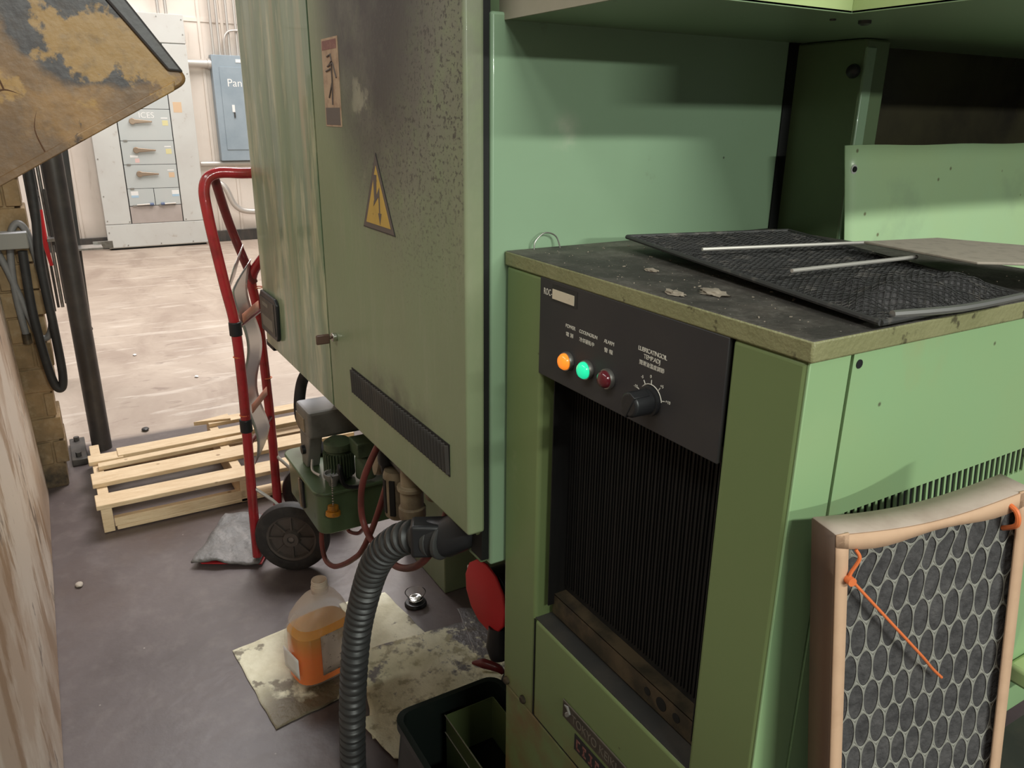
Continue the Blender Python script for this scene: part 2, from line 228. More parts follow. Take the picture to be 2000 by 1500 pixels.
# ------------------------------------------------------------------ mesh builder
class MB:
    def __init__(s): s.bm = bmesh.new()
    def quad(s, *p): return s.bm.faces.new([s.bm.verts.new(V(q)) for q in p])
    def box(s, x0, x1, y0, y1, z0, z1): return s.obox(((x0+x1)/2, (y0+y1)/2, (z0+z1)/2), (V((1, 0, 0)), V((0, 1, 0)), V((0, 0, 1))), (x1-x0, y1-y0, z1-z0))
    def obox(s, c, ax, sz):
        c = V(c); a, b, d = [V(k).normalized()*(e/2) for k, e in zip(ax, sz)]
        v = [s.bm.verts.new(c+a*i+b*j+d*k) for i in (-1, 1) for j in (-1, 1) for k in (-1, 1)]
        for q in ((0, 1, 3, 2), (4, 6, 7, 5), (0, 4, 5, 1), (2, 3, 7, 6), (0, 2, 6, 4), (1, 5, 7, 3)): s.bm.faces.new([v[i] for i in q])
        return s
    def prism(s, pts, vec):
        vec = V(vec); a = [s.bm.verts.new(V(p)) for p in pts]; b = [s.bm.verts.new(V(p)+vec) for p in pts]; n = len(pts)
        s.bm.faces.new(a[::-1]); s.bm.faces.new(b)
        for i in range(n): s.bm.faces.new((a[i], a[(i+1) % n], b[(i+1) % n], b[i]))
        return s
    def tube(s, path, rad, seg=12, closed=False, caps=True, smooth=0):
        P = [V(p) for p in path]
        if smooth:
            if isinstance(rad, (list, tuple)):
                rl0 = rad; rad = [rl0[min(i//smooth, len(rl0)-1)]*(1-(i % smooth)/smooth)+rl0[min(i//smooth+1, len(rl0)-1)]*((i % smooth)/smooth) for i in range((len(P)-1)*smooth+1)]
            P = spline(P, smooth, closed)
        n = len(P); R = rad if callable(rad) else (lambda i: rad[i] if isinstance(rad, (list, tuple)) else rad)
        T = [((P[(i+1) % n]-P[i-1]) if closed or 0 < i < n-1 else (P[1]-P[0] if i == 0 else P[-1]-P[-2])).normalized() for i in range(n)]
        up = V((0, 0, 1)) if abs(T[0].z) < .9 else V((1, 0, 0)); x = T[0].cross(up).normalized(); rings = []
        for i in range(n):
            x = (x-T[i]*x.dot(T[i])).normalized(); y = T[i].cross(x)
            rings.append([s.bm.verts.new(P[i]+(x*math.cos(2*math.pi*k/seg)+y*math.sin(2*math.pi*k/seg))*R(i)) for k in range(seg)])
        for i in range(n if closed else n-1):
            A, B = rings[i], rings[(i+1) % n]
            for k in range(seg): s.bm.faces.new((A[k], A[(k+1) % seg], B[(k+1) % seg], B[k]))
        if caps and not closed: s.bm.faces.new(rings[0][::-1]); s.bm.faces.new(rings[-1])
        return s
    def cyl(s, p0, p1, rad, seg=20): return s.tube([p0, p1], rad, seg)
    def lathe(s, prof, c, axis=(0, 0, 1), seg=28, caps=True):
        c = V(c); a = V(axis).normalized(); x = a.orthogonal().normalized(); y = a.cross(x); rings = []
        for rr, h in prof: rings.append([s.bm.verts.new(c+a*h+(x*math.cos(2*math.pi*k/seg)+y*math.sin(2*math.pi*k/seg))*max(rr, 1e-5)) for k in range(seg)])
        for A, B in zip(rings, rings[1:]):
            for k in range(seg): s.bm.faces.new((A[k], A[(k+1) % seg], B[(k+1) % seg], B[k]))
        if caps: s.bm.faces.new(rings[0][::-1]); s.bm.faces.new(rings[-1])
        return s
    def grid(s, fn, nu, nv):
        g = [[s.bm.verts.new(V(fn(i/nu, j/nv))) for j in range(nv+1)] for i in range(nu+1)]
        for i in range(nu):
            for j in range(nv): s.bm.faces.new((g[i][j], g[i+1][j], g[i+1][j+1], g[i][j+1]))
        return s
    def build(s, name, mat, parent=None, bevel=0, solid=0, wire=0, seg=2, label=None):
        bmesh.ops.recalc_face_normals(s.bm, faces=s.bm.faces)
        if parent is not None:
            L = origin(parent)
            for v in s.bm.verts: v.co -= L
        for fc in s.bm.faces: fc.smooth = True
        me = bpy.data.meshes.new(name); s.bm.to_mesh(me); s.bm.free(); me.set_sharp_from_angle(angle=math.radians(38))
        me.materials.append(mat); o = bpy.data.objects.new(name, me); C.objects.link(o)
        if parent is not None: o.parent = parent
        if solid: k = o.modifiers.new('solid', 'SOLIDIFY'); k.thickness = solid; k.offset = 0
        if wire: k = o.modifiers.new('wire', 'WIREFRAME'); k.thickness = wire
        if bevel: k = o.modifiers.new('bevel', 'BEVEL'); k.width = bevel; k.segments = seg; k.limit_method = 'ANGLE'; k.angle_limit = math.radians(40); k.harden_normals = False
        if label: o['label'] = label
        return o
def spline(P, k, closed=False):
    out = []; n = len(P)
    for i in range(n if closed else n-1):
        g = (lambda j: P[j % n]) if closed else (lambda j: P[max(0, min(n-1, j))])
        p0, p1, p2, p3 = g(i-1), g(i), g(i+1), g(i+2)
        for t in range(k):
            t /= k; out.append(.5*((2*p1)+(p2-p0)*t+(2*p0-5*p1+4*p2-p3)*t*t+(3*p1-p0-3*p2+p3)*t**3))
    if not closed: out.append(P[-1])
    return out
def origin(o):
    L = V(o.location); p = o.parent
    while p: L += V(p.location); p = p.parent
    return L
def thing(name, loc, label, cat, group=None):
    o = bpy.data.objects.new(name, None); C.objects.link(o); o.location = loc; o['label'] = label; o['category'] = cat
    if group: o['group'] = group
    return o
def tag(o, label, cat, group=None):
    o['label'] = label; o['category'] = cat
    if group: o['group'] = group
    return o
def struct(o): o['kind'] = 'structure'; return o
def text(body, name, loc, size, mat, parent, face='-y', sx=1, align='LEFT', sp=1, tilt=0, depth=.0002):
    cu = bpy.data.curves.new(name, 'FONT'); cu.body = body; cu.size = size; cu.extrude = depth; cu.align_x = align; cu.space_character = sp
    t = bpy.data.objects.new('tmp', cu); C.objects.link(t); bpy.context.view_layer.update()
    me = bpy.data.meshes.new_from_object(t.evaluated_get(bpy.context.evaluated_depsgraph_get())); bpy.data.objects.remove(t)
    R = Matrix.Rotation(math.pi/2, 4, 'X') if face == '-y' else Matrix.Rotation(math.pi/2, 4, 'Z') @ Matrix.Rotation(math.pi/2, 4, 'X')
    me.transform(Matrix.Translation(V(loc)-origin(parent)) @ R @ Matrix.Rotation(tilt, 4, 'Z') @ Matrix.Diagonal((sx, 1, 1, 1)))
    me.name = name; me.materials.clear(); me.materials.append(mat); o = bpy.data.objects.new(name, me); C.objects.link(o); o.parent = parent; return o
def stroke(name, pts, rad, mat, parent): return MB().tube(pts, rad, 6).build(name, mat, parent)

# ------------------------------------------------------------------ the setting
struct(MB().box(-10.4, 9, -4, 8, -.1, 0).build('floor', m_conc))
wb = MB().box(-10.3, -10.1, -4, 8, 0, 6)
struct(wb.build('wall_back', m_wall))
for i, y in enumerate((-.35, .12, .30, 1.80, 2.05, 2.6, 3.3)):
    struct(MB().box(-10.1, -10.085, y, y+.035, .12, 5.8).build('trim_%d' % (i+1), m_wall, bevel=.004))
struct(MB().box(-10.1, -10.088, -4, 8, 2.46, 2.50).build('trim_8', m_wall))
struct(MB().box(-10.1, -10.06, -4, 8, 0, .13).build('baseboard_back', m_dsteel, bevel=.004))
# brick pier behind the tan machine side, right edge broken
bk = MB(); rnd = random.Random(3)
nz = 15
for k in range(nz):
    z0 = k*.105; j = rnd.uniform(-.012, .012); e = -.085+.0*k + j + (.035*k/nz)
    ys = [-.62, -.41+(k % 2)*.1, -.20+(k % 2)*.07, e]
    for a, b_ in zip(ys, ys[1:]): bk.box(-3.72+rnd.uniform(-.004, .004), -3.50+rnd.uniform(-.006, .006), a+.004, b_-.004, z0+.004, z0+.101)
bk.box(-3.70, -3.507, -.61, -.10, 0, 1.6)
struct(bk.build('wall_left', m_brick, bevel=.004))

# ------------------------------------------------------------------ green electrical cabinet
FY = .5
cab = thing('electrical_cabinet', (-1.64, FY, .86), 'tall olive green enamel cabinet with soot smeared door and yellow triangle sign', 'electrical cabinet')
b = MB(); prof = []
for k in range(9):
    a = math.pi/2*k/8; prof.append((-2.25-.05*math.sin(a), FY+.05-.05*math.cos(a)))
pts = [(-1.650, FY)]+prof+[(-2.30, .928), (-1.650, .928)]
MB().prism([(x, y, .866) for x, y in pts], (0, 0, 1.3)).build('left_panel', m_left, cab, label='greenish panel with vertical yellow and grey reflections painted in')
MB().box(-1.655, -1.048, .534, .928, .872, 2.166).build('body', m_dgreen, cab, bevel=.003)
dr = MB().box(-1.645, -.977, FY, .531, .862, 2.166).build('door', m_door, cab, bevel=.005, seg=3)
vt = MB().box(-1.501, -1.038, FY-.0012, FY+.002, .942, .999).build('vent_grille', m_black, dr)
vb = MB()
for k in range(36):
    x = -1.495+.452*k/35; vb.obox((x, FY-.003, .9705), (V((1, .9, .12)), V((-.9, 1, 0)), V((-.1, 0, 1))), (.0075, .0016, .050))
vb.build('vent_slats', m_dsteel, dr, bevel=.0006)
lk = MB().cyl((-1.594, FY, 1.042), (-1.594, FY-.010, 1.042), .0095).build('lock', m_chrome, dr, bevel=.0015)
MB().cyl((-1.594, FY-.01, 1.042), (-1.594, FY-.016, 1.042), .004).obox((-1.594, FY-.030, 1.040), (V((0, 1, 0)), V((1, 0, 0)), V((0, 0, 1))), (.030, .006, .022)).build('key', m_key, lk, bevel=.0029)
# warning triangle
tx0, tx1, tz0, tz1 = -1.385, -1.233, 1.3045, 1.437; tc = (tx0+tx1)/2
MB().prism([(tx0, FY, tz0), (tx1, FY, tz0), (tc, FY, tz1)], (0, -.0008, 0)).build('warning_sign', m_blk, dr, label='triangular electrical hazard sign')
def tri(k, dy, mat, nm): 
    cx, cz = tc, tz0+(tz1-tz0)/3
    MB().prism([(cx+(x-cx)*k, FY-dy, cz+(z-cz)*k) for x, z in ((tx0, tz0), (tx1, tz0), (tc, tz1))], (0, -.0004, 0)).build(nm, mat, dr)
tri(.955, .0008, m_grime, 'sign_border'); tri(.76, .0012, m_yel, 'sign_field')
MB().prism([(tc+x, FY-.0016, tz0+z) for x, z in ((-.013, .096), (.003, .096), (-.001, .062), (.014, .076), (.014, .075), (.013, .032), (.019, .032), (.011, .012), (.004, .032), (.009, .032), (.008, .060), (-.017, .042), (-.014, .052), (-.012, .050))], (0, -.0004, 0)).build('lightning_symbol', m_grime, dr)
MB().box(-1.567, -1.474, FY-.0008, FY, 1.476, 1.632).build('caution_label', m_stick, dr)
MB().box(-1.563, -1.481, FY-.0012, FY-.0006, 1.612, 1.628).build('caution_heading', m_stred, dr)
MB().box(-1.562, -1.480, FY-.0012, FY-.0006, 1.479, 1.510).build('caution_text_block', m_grime, dr)
fg = MB()
for p in ([(-1.535, 1.60), (-1.515, 1.603), (-1.510, 1.592), (-1.525, 1.585)], [(-1.535, 1.583), (-1.505, 1.588), (-1.488, 1.562)], [(-1.512, 1.588), (-1.512, 1.555), (-1.535, 1.528)], [(-1.512, 1.557), (-1.517, 1.515)], [(-1.545, 1.575), (-1.520, 1.578)]):
    fg.tube([(x, FY-.0014, z) for x, z in p], .0018, 6)
fg.build('caution_figure', m_grime, dr)
np_ = MB().prism([(-2.262, FY, .905), (-2.095, FY, .905), (-2.085, FY, .917), (-2.075, FY, 1.01), (-2.09, FY, 1.024), (-2.24, FY, 1.024), (-2.262, FY, 1.005)], (0, -.010, 0)).build('nameplate', m_blk, cab, bevel=.003, label='dark grimy nameplate at lower left corner')
MB().box(-2.245, -2.10, FY-.0115, FY-.009, .918, 1.008).build('nameplate_face', m_npl, np_)
MB().box(-2.22, -2.16, FY-.0122, FY-.0112, .986, .996).box(-2.235, -2.12, FY-.0122, FY-.0112, .925, .957).build('nameplate_print', m_engr, np_)
MB().box(-2.28, -2.20, .503, .56, .850, .866).build('foot', m_black, cab)
MB().cyl((-1.05, .525, .862), (-.99, .525, .856), .004).build('hinge_pin', m_chrome, cab)

# ------------------------------------------------------------------ machine enclosure behind the cooler
enc = thing('machine_enclosure', (-1.0, .9, 0), 'large green machine enclosure with glossy side wall, canopy and corner column above the cooler', 'machine')
MB().box(-1.04, -.986, .546, 1.118, .79, 1.63).build('side_wall', m_side, enc, bevel=.004, label='glossy pale green side wall')
MB().box(-1.03, -.992, .533, .548, .80, 2.1).build('gap_shade_strip', m_black, enc)  # black strip painted in for the shade of the open gap
MB().box(-1.045, -1.0, .535, .93, .79, .86).build('bottom_rail', m_dgreen, enc, bevel=.003)
MB().box(-.998, -.855, 1.14, 1.20, .6, 1.619).build('corner_column', m_dgreen, enc, bevel=.004)
MB().box(-1.0, -.986, 1.118, 1.145, .6, 1.62).build('column_gap', m_black, enc)
MB().box(-.862, -.853, 1.141, 1.165, 1.2, 1.607).build('column_flange', m_side, enc, bevel=.002)
kn = MB().lathe([(.004, 0), (.005, .006), (.009, .009), (.011, .015), (.009, .021), (.003, .024)], (-.866, 1.140, 1.571), (0.3, -1, 0)).build('knob', m_blk, enc)
cp = MB()
cp.prism([(-1.0, .57, 1.62), (-.683, .57, 1.62), (-.683, .875, 1.62), (-.33, .875, 1.62), (-.33, 2.2, 1.62), (-1.0, 2.2, 1.62)], (0, 0, .003)).build('canopy', m_canopy, enc)
MB().box(-1.0, -.683, .566, .570, 1.62, 1.75).build('canopy_lip', m_lipw, enc, label='grimy cream front lip')
MB().box(-.687, -.683, .570, .875, 1.62, 1.75).box(-.687, -.33, .875, .879, 1.62, 1.75).build('canopy_flange', m_lipy, enc, bevel=.001, label='upturned flange, its lit brightness painted yellow green')
MB().lathe([(.008, 0), (.008, -.004), (.004, -.006)], (-.718, .947, 1.62)).build('bolt', m_dsteel, enc)
MB().lathe([(.004, 0), (.004, -.002)], (-.73, .90, 1.62)).build('bolt', m_dsteel, enc)
MB().box(-.96, -.955, 1.20, 2.3, .6, 1.62).box(-.96, -.33, 2.2, 2.25, .6, 1.62).build('inner_wall', m_dusk, enc, label='inner wall painted dark as an unlit interior')
MB().box(-2.35, -2.007, .94, 1.6, 0, .80).build('pedestal', m_door, enc, bevel=.004)
MB().box(-2.30, -1.05, .932, 1.6, .80, 1.9).build('rear_body', m_dgreen, enc)
base = MB().prism([(-.437, .50, .0), (.55, .50, 0), (.55, 2.2, 0), (-.437, 2.2, 0)], (0, 0, .62)).build('machine_bed', m_dsteel, enc)
MB().box(-.455, -.405, 1.14, 2.2, .70, .73).build('bed_ledge', m_lipy, enc, bevel=.006)
MB().box(-.475, -.455, 1.14, 2.2, .62, 1.24).build('lower_wall', m_cool_lit, enc)

sh = MB().grid(lambda a, c: (-.850+.004*math.sin(a*5)+.006*math.sin(c*3), 1.115+.83*a+(1-c)*.075*(1-a), 1.03+c*(.430+.0008*math.sin(a*20))), 24, 12)
sh = sh.build('sheet_metal_panel', m_sheet, solid=.002)
tag(sh, 'pale bright green sheet metal panel with drilled corner standing behind the cooler', 'metal panel')
hb = MB().cyl((-.8475, 1.142, 1.423), (-.8435, 1.142, 1.423), .0045).build('bolt_hole', m_black); hb.parent = sh
MB().lathe([(.0046, 0), (.0075, 0), (.0075, .001), (.0046, .001)], (-.8465, 1.142, 1.423), (1, 0, 0), caps=False).build('paint_ring', m_lgrey, sh)

# ------------------------------------------------------------------ oil cooler
X0, X1, Y0, Y1 = -.982, -.438, .570, 1.112; ZT = 1.3134
clr = thing('oil_cooler', (-.71, .84, 0), 'boxy green oil cooler with charcoal control panel and dusty flat top', 'oil cooler')
b = MB()
b.box(X0, -.883, Y0, Y0+.12, .548, 1.293).box(-.532, X1-.001, Y0, Y0+.06, .548, 1.293).box(-.883, -.532, Y0, Y0+.02, .548, .742)
b.build('front_frame', m_cool_shade, clr, bevel=.006, seg=3)
MB().box(X0, X0+.004, Y0+.12, Y1, .548, 1.293).box(X0+.02, X1-.02, Y0+.115, Y1-.004, .548, 1.29).build('body', m_fins, clr)
MB().box(X1-.0095, X1-.0065, .64, Y1-.01, 1.07, 1.13).build('slot_backing', m_black, clr)
MB().box(X1-.003, X1, Y0+.001, .628, .548, 1.293).build('corner_post', m_cool_lit, clr, bevel=.001)
sp = MB(); sp.box(X1-.004, X1, .632, Y1, .548, 1.119-.0)   # lower half of side panel
sp.box(X1-.004, X1, .632, Y1, 1.160, 1.292)
ns = 30
for k in range(ns+1):                                       # teeth between the slots
    y = .640+k*(Y1-.660)/ns
    sp.box(X1-.004, X1, y, y+.0065, 1.119, 1.160)
sp.box(X1-.004, X1, .632, .646, 1.119, 1.160)
# slots sit low: rebuild with slots between 1.085 and 1.119
sp = MB(); sp.box(X1-.004, X1, .632, Y1, .548, 1.086).box(X1-.004, X1, .632, Y1, 1.119, 1.292).box(X1-.004, X1, .632, .657, 1.086, 1.119)
p = .0112
for k in range(41): sp.obox((X1-.0012, .657+k*p+p*.88, 1.1025), (V((1, 0, 0)), V((0, 1, .18)), V((0, -.18, 1))), (.0022, p*.34, .036))
sp.build('side_panel', m_cool_lit, clr, label='slotted light green side panel')
MB().cyl((X1-.0005, .641, 1.281), (X1+.0008, .641, 1.281), .0045).build('screw_hole', m_blk, clr)
MB().box(X0-.002, X1+.003, Y0-.002, Y1+.006, 1.292, ZT).build('lid', m_lid, clr, bevel=.0025, label='lid caked with dark dust on olive edges')
cpn = MB().box(-.886, -.534, Y0-.002, Y0+.004, 1.154, 1.2925).build('control_panel', m_panelk, clr, bevel=.001, label='charcoal control panel with lamps')
PY = Y0-.0022
def lamp(x, z, mat, lab):
    l = MB().lathe([(.0128, 0), (.0132, .003), (.0125, .006), (.0105, .006)], (x, PY, z), (0, -1, 0)).build('indicator_lamp', m_steel, cpn, label=lab)
    MB().lathe([(.0112, .003), (.0110, .009), (.0085, .0125), (.004, .0140), (.0005, .0142)], (x, PY, z), (0, -1, 0)).build('lens', mat, l)
lamp(-.812, 1.192, m_amber, 'lit amber indicator lamp'); lamp(-.768, 1.1925, m_greenl, 'lit green indicator lamp'); lamp(-.724, 1.1935, m_redl, 'unlit dark red indicator lamp')
MB().lathe([(.0180, 0), (.0180, .005), (.0155, .006)], (-.645, PY, 1.190), (0, -1, 0)).build('dial_collar', m_blk, cpn)
MB().lathe([(.0155, .005), (.0150, .030), (.0125, .0325), (.0005, .0325)], (-.645, PY, 1.190), (0, -1, 0)).obox((-.645, PY-.022, 1.190), (V((.5, 0, 1)), V((1, 0, -.5)), V((0, 1, 0))), (.0315, .010, .023)).build('dial_knob', m_blk, cpn, bevel=.001)
arc = MB(); cx, cz = -.645, 1.190
arc.tube([(cx+.0195*math.cos(a), PY, cz+.0195*math.sin(a)) for a in [math.radians(10+k*8) for k in range(20)]], .0006, 6)
for k, (a, s) in enumerate(((160, '-10'), (122, '-5'), (90, '0'), (52, '+5'), (15, '+10'))):
    a = math.radians(a); arc.tube([(cx+.0195*math.cos(a), PY, cz+.0195*math.sin(a)), (cx+.0250*math.cos(a), PY, cz+.0250*math.sin(a))], .0006, 6)
    text(s, 'dial_number', (cx+.0295*math.cos(a)-.003, PY, cz+.0290*math.sin(a)-.0020), .0052, m_white, cpn)
arc.build('dial_scale', m_white, cpn)
text('POWER', 'panel_text', (-.8215, PY, 1.2365), .0068, m_white, cpn, sp=.9); text('電 源', 'panel_text', (-.8205, PY, 1.2255), .0062, m_white, cpn, sx=1.25)
text('COOLINGRUN', 'panel_text', (-.7905, PY, 1.2365), .0063, m_white, cpn, sp=.9); text('冷却運転中', 'panel_text', (-.7895, PY, 1.2255), .0064, m_white, cpn, sp=1.05)
text('ALARM', 'panel_text', (-.7375, PY, 1.2365), .0068, m_white, cpn, sp=.9); text('警 報', 'panel_text', (-.7365, PY, 1.2255), .0062, m_white, cpn, sx=1.25)
text('LUBRICATINGOIL', 'panel_text', (-.647, PY, 1.2445), .0074, m_white, cpn, align='CENTER', sp=.82); text('TEMP.ADJ', 'panel_text', (-.647, PY, 1.2370), .0074, m_white, cpn, align='CENTER', sp=.9)
text('潤滑油温度調節', 'panel_text', (-.647, PY, 1.2285), .0062, m_white, cpn, align='CENTER', sp=1.03)
text('ROC-', 'panel_text', (-.8765, PY, 1.2705), .0125, m_white, cpn, sx=.62, sp=1.15)
MB().box(-.855, -.797, PY-.0002, PY+.0004, 1.2655, 1.2875).build('label_frame', m_blk, cpn)
MB().box(-.8535, -.8035, PY-.0012, PY-.0002, 1.2685, 1.2815).build('type_tag', m_tag, cpn, label='cream type tag')
# radiator recess
rad = MB().box(-.879, -.540, .618, .66, .748, 1.150).build('radiator', m_fins, clr, label='oily black radiator core')
fn = MB()
for k in range(130):
    x = -.868+k*.0025; fn.box(x, x+.0011, .616-.0006*((k*7) % 5), .62, .80, 1.150)
fn.build('radiator_fins', m_fins, rad)
MB().box(-.870, -.868, .585, .62, .77, 1.15).build('radiator_frame', m_fins, rad)
MB().box(-.545, -.5435, .585, .62, .77, 1.15).build('radiator_frame', m_fins, rad)
br = MB().box(-.872, -.540, .596, .599, .752, .788).box(-.872, -.540, .596, .618, .7865, .7885)
br.build('radiator_bracket', m_brkt, rad, label='stained angle bracket with round holes')
hs = MB()
for x, q in ((-.640, .006), (-.612, .0095), (-.583, .0065)): hs.cyl((x, .5965, .770), (x, .5952, .770), q)
hs.build('bracket_holes', m_black, rad)
MB().box(-.884, -.531, .572, .62, .742, .7435).build('recess_sill', m_dsteel, clr)
MB().box(-.8835, -.8815, Y0-.0006, Y0+.001, .556, .742).box(-.8835, -.531, Y0-.0006, Y0+.001, .554, .556).build('panel_seam', m_black, clr)
pl = MB().box(-.795, -.615, Y0-.0015, Y0, .620, .652).build('maker_plate', m_npl, clr, bevel=.0004, label='dark maker nameplate')
MB().box(-.7945, -.615, Y0-.0022, Y0-.001, .6505, .6525).build('plate_edge', m_engr, pl)
text('TOKYO KEIKI', 'plate_lettering', (-.771, Y0-.0016, .627), .0215, m_engr, pl, sx=.85)
lg = MB().tube([(-.790, Y0-.0018, .644), (-.781, Y0-.0018, .646), (-.776, Y0-.0018, .639), (-.783, Y0-.0018, .631)], [.001, .003, .003, .004], 8)
lg.build('plate_logo', m_cgrey, pl)
pl2 = MB().box(-.762, -.64, Y0-.0015, Y0, .583, .612).build('model_plate', m_blk, clr, bevel=.0004, label='dark red model plate')
pm_ = MB()
for k in range(7):
    x = -.756+k*.016
    pm_.box(x, x+.009, Y0-.002, Y0-.0014, .603-.002*(k % 2), .606).box(x+.002*(k % 3), x+.003+.002*(k % 3), Y0-.002, Y0-.0014, .589, .603).box(x, x+.009, Y0-.002, Y0-.0014, .588, .591)
pm_.build('plate_marks', m_stred, pl2)
for x in (-.967, -.912):
    MB().lathe([(.0075, 0), (.0075, .004), (.005, .006), (.001, .006)], (x, Y0, .562), (0, -1, 0), seg=8).build('bolt', m_brkt, clr)
MB().box(X0+.003, X1-.004, Y0+.003, Y1, 0, .546).build('base', m_cool_shade, clr, bevel=.004)
# debris on lid, all too fine to count
db = MB(); rnd = random.Random(11)
for k in range(260):
    x = rnd.uniform(-.96, -.46); y = rnd.uniform(.58, 1.05); s = rnd.choice((.0005, .0007, .0009, .0014)); a = rnd.uniform(0, 3)
    db.obox((x, y, ZT+s*.4), (V((math.cos(a), math.sin(a), .1)), V((-math.sin(a), math.cos(a), 0)), V((0, 0, 1))), (s*rnd.uniform(1, 3), s, s*.7))
o = db.build('lint_and_chips', m_dust); tag(o, 'fine lint and chips scattered over the dusty cooler lid', 'debris'); o['kind'] = 'stuff'
for (x, y, s, lab) in ((-.760, .655, .008, 'small tan lint tuft on the cooler lid left of the mesh'), (-.622, .628, .014, 'largest tan lint clump beside the mesh frame edge'), (-.640, .588, .010, 'tan lint clump close to the front edge of the cooler lid')):
    b = MB(); q = bmesh.ops.create_icosphere(b.bm, subdivisions=3, radius=1)['verts']
    for v in q:
        n = noise.noise(v.co*2.3+V((x*50, y*30, 0)))*.55+noise.noise(v.co*7)*.25
        v.co = V((x, y, ZT+.001))+V((v.co.x*s*1.3, v.co.y*s*.8, max(v.co.z, -.05)*s*.35))*(1+n)
    tag(b.build('lint_clump', m_dust), lab, 'lint', 'lint clumps on the cooler lid')
tag(MB().tube([(-.974, .612, ZT-.002), (-.975, .615, 1.325), (-.976, .632, 1.336), (-.974, .65, 1.330), (-.968, .655, ZT-.002)], .0011, 8, smooth=6).build('wire_hook', m_steel), 'thin bent wire loop standing at the left rear edge of the cooler lid', 'wire')

# ------------------------------------------------------------------ crumpled mesh filter on the lid
mf = thing('mesh_filter', (-.65, .8, ZT), 'greasy black wire mesh air filter lying crumpled on top of the cooler', 'air filter')
fl, fr, rr_, rl = V((-.897, .723, 1.3345)), V((-.429, .650, 1.322)), V((-.425, .880, 1.325)), V((-.828, .983, 1.336))
def mfp(a, c, dz=0):
    p = fl.lerp(fr, a).lerp(rl.lerp(rr_, a), c)
    w_ = max(0, (a-.60)/.4); e = min(1, 8*min(c, 1-c))*min(1, 10*min(a, 1-a)+.1)
    z = w_*e*(.020*math.sin(c*math.pi)+.016*noise.noise(V((a*14, c*9, 0)))+.004)+.002*noise.noise(V((a*30, c*22, 2)))
    return p+V((0, 0, z+dz))
fr_ = MB()
for a in ((fl, fr), (fr, rr_), (rr_, rl), (rl, fl)): fr_.tube([a[0], a[1]], .0032, 8)
fr_.build('filter_frame', m_mesh, mf)
MB().grid(lambda a, c: mfp(a, c, -.0012), 80, 40).build('filter_core', m_fuzz, mf)
g = MB(); nu, nv = 104, 46
for i in range(nu):
    for j in range(nv):
        if (i+j) % 2: continue
        P = [mfp(max(0, min(1, (i+x)/nu)), max(0, min(1, (j+y)/nv)), .0005) for x, y in ((-.9, 0), (0, -.9), (.9, 0), (0, .9))]
        g.quad(*P)
g.build('wire_mesh', m_mesh, mf, wire=.0010)
for (p, q) in (((-.728, .717), (-.664, .950)), ((-.574, .703), (-.562, .90))):
    MB().tube([(p[0], p[1]-.008, 1.342), (q[0], q[1], 1.343)], .0024, 8).build('cross_rod', m_galv, mf, label='bright steel cross rod')
MB().tube([(-.432, .67, 1.327), (-.418, .76, 1.326), (-.415, .86, 1.328)], .004, 8, smooth=4).build('frame_clip', m_alu, mf)
cb = MB().prism([(-.640, .905, 1.348), (-.628, 1.045, 1.345), (-.40, 1.10, 1.350), (-.38, .99, 1.352), (-.478, .880, 1.349)], (0, 0, .003)).build('millboard_offcut', m_mill, bevel=.0008)
tag(cb, 'flat grey brown board offcut lying on the black mesh filter', 'board')

# ------------------------------------------------------------------ cardboard air filter leaning on the cooler side
P0 = V((-.380, .5626, 1.1487)); hh = V((.2829, .9527, .1108)); dd = V((.0690, .0950, -.9931)); nn = hh.cross(dd)*-1
if nn.x < 0: nn = -nn
hh = V((.2829, .9527, .1108)).normalized(); WF, HF, TF = .2076, .50, .034
def fp(a, c, k=0): return P0+hh*a+dd*c-nn*k
cf = thing('cardboard_filter', tuple(fp(WF/2, HF, TF/2)), 'cardboard framed air filter with staggered oval openings leaning on the cooler side', 'air filter')
def sag(a): return .010*math.sin(max(0, min(1, a/WF))*math.pi)+.0
def strip(p, q, w0, sgn, name, mat, lab=None):
    pass
t = .0125
top = MB(); n = 16
top.grid(lambda a, c: fp(a*WF, sag(a*WF)-.0+c*0, c*TF), n, 2)
top.build('top_edge', m_cardt, cf, solid=.0025, label='dusty pinkish grey top edge')
MB().grid(lambda a, c: fp(a*WF, sag(a*WF)+c*(t+.004*math.sin(a*9)), -.001), n, 2).build('front_strip', m_card, cf, solid=.002)
MB().grid(lambda a, c: fp(a*t, c*HF, -.001), 2, 20).build('front_strip', m_card, cf, solid=.002)
MB().grid(lambda a, c: fp(WF-a*t, c*HF, -.001), 2, 20).build('front_strip', m_card, cf, solid=.002)
MB().grid(lambda a, c: fp(a*WF, HF-c*t, -.001), 2, 2).build('front_strip', m_card, cf, solid=.002)
MB().grid(lambda a, c: fp(0, a*HF, c*TF), 12, 2).build('side_edge', m_card_shade, cf, solid=.0025, label='side edge with its shade painted dark brown')
MB().grid(lambda a, c: fp(WF, a*HF, c*TF), 12, 2).build('side_edge', m_card, cf, solid=.0025)
MB().grid(lambda a, c: fp(a*WF, HF, c*TF), 2, 2).build('bottom_edge', m_card_shade, cf, solid=.0025)
MB().grid(lambda a, c: fp(a*WF, sag(a*WF)+c*(HF-.01), 0.0066+.0004*noise.noise(V((a*20, c*40, 0)))), 30, 60).build('filter_media', m_fuzz, cf, label='dark fluffy filter media')
gr = MB(); rx, pitch, rowp = .0081, .01725, .0372
rows = int(HF/rowp)+1
def warp(a, c):
    m_ = max(0, 1-c/.10)
    return a+m_*(.012*noise.noise(V((a*40, c*40, 1)))+.010), c+m_*(.010*noise.noise(V((a*50, c*40, 5)))+.010*math.sin(a/WF*math.pi))-.10*a*(1-c/HF)
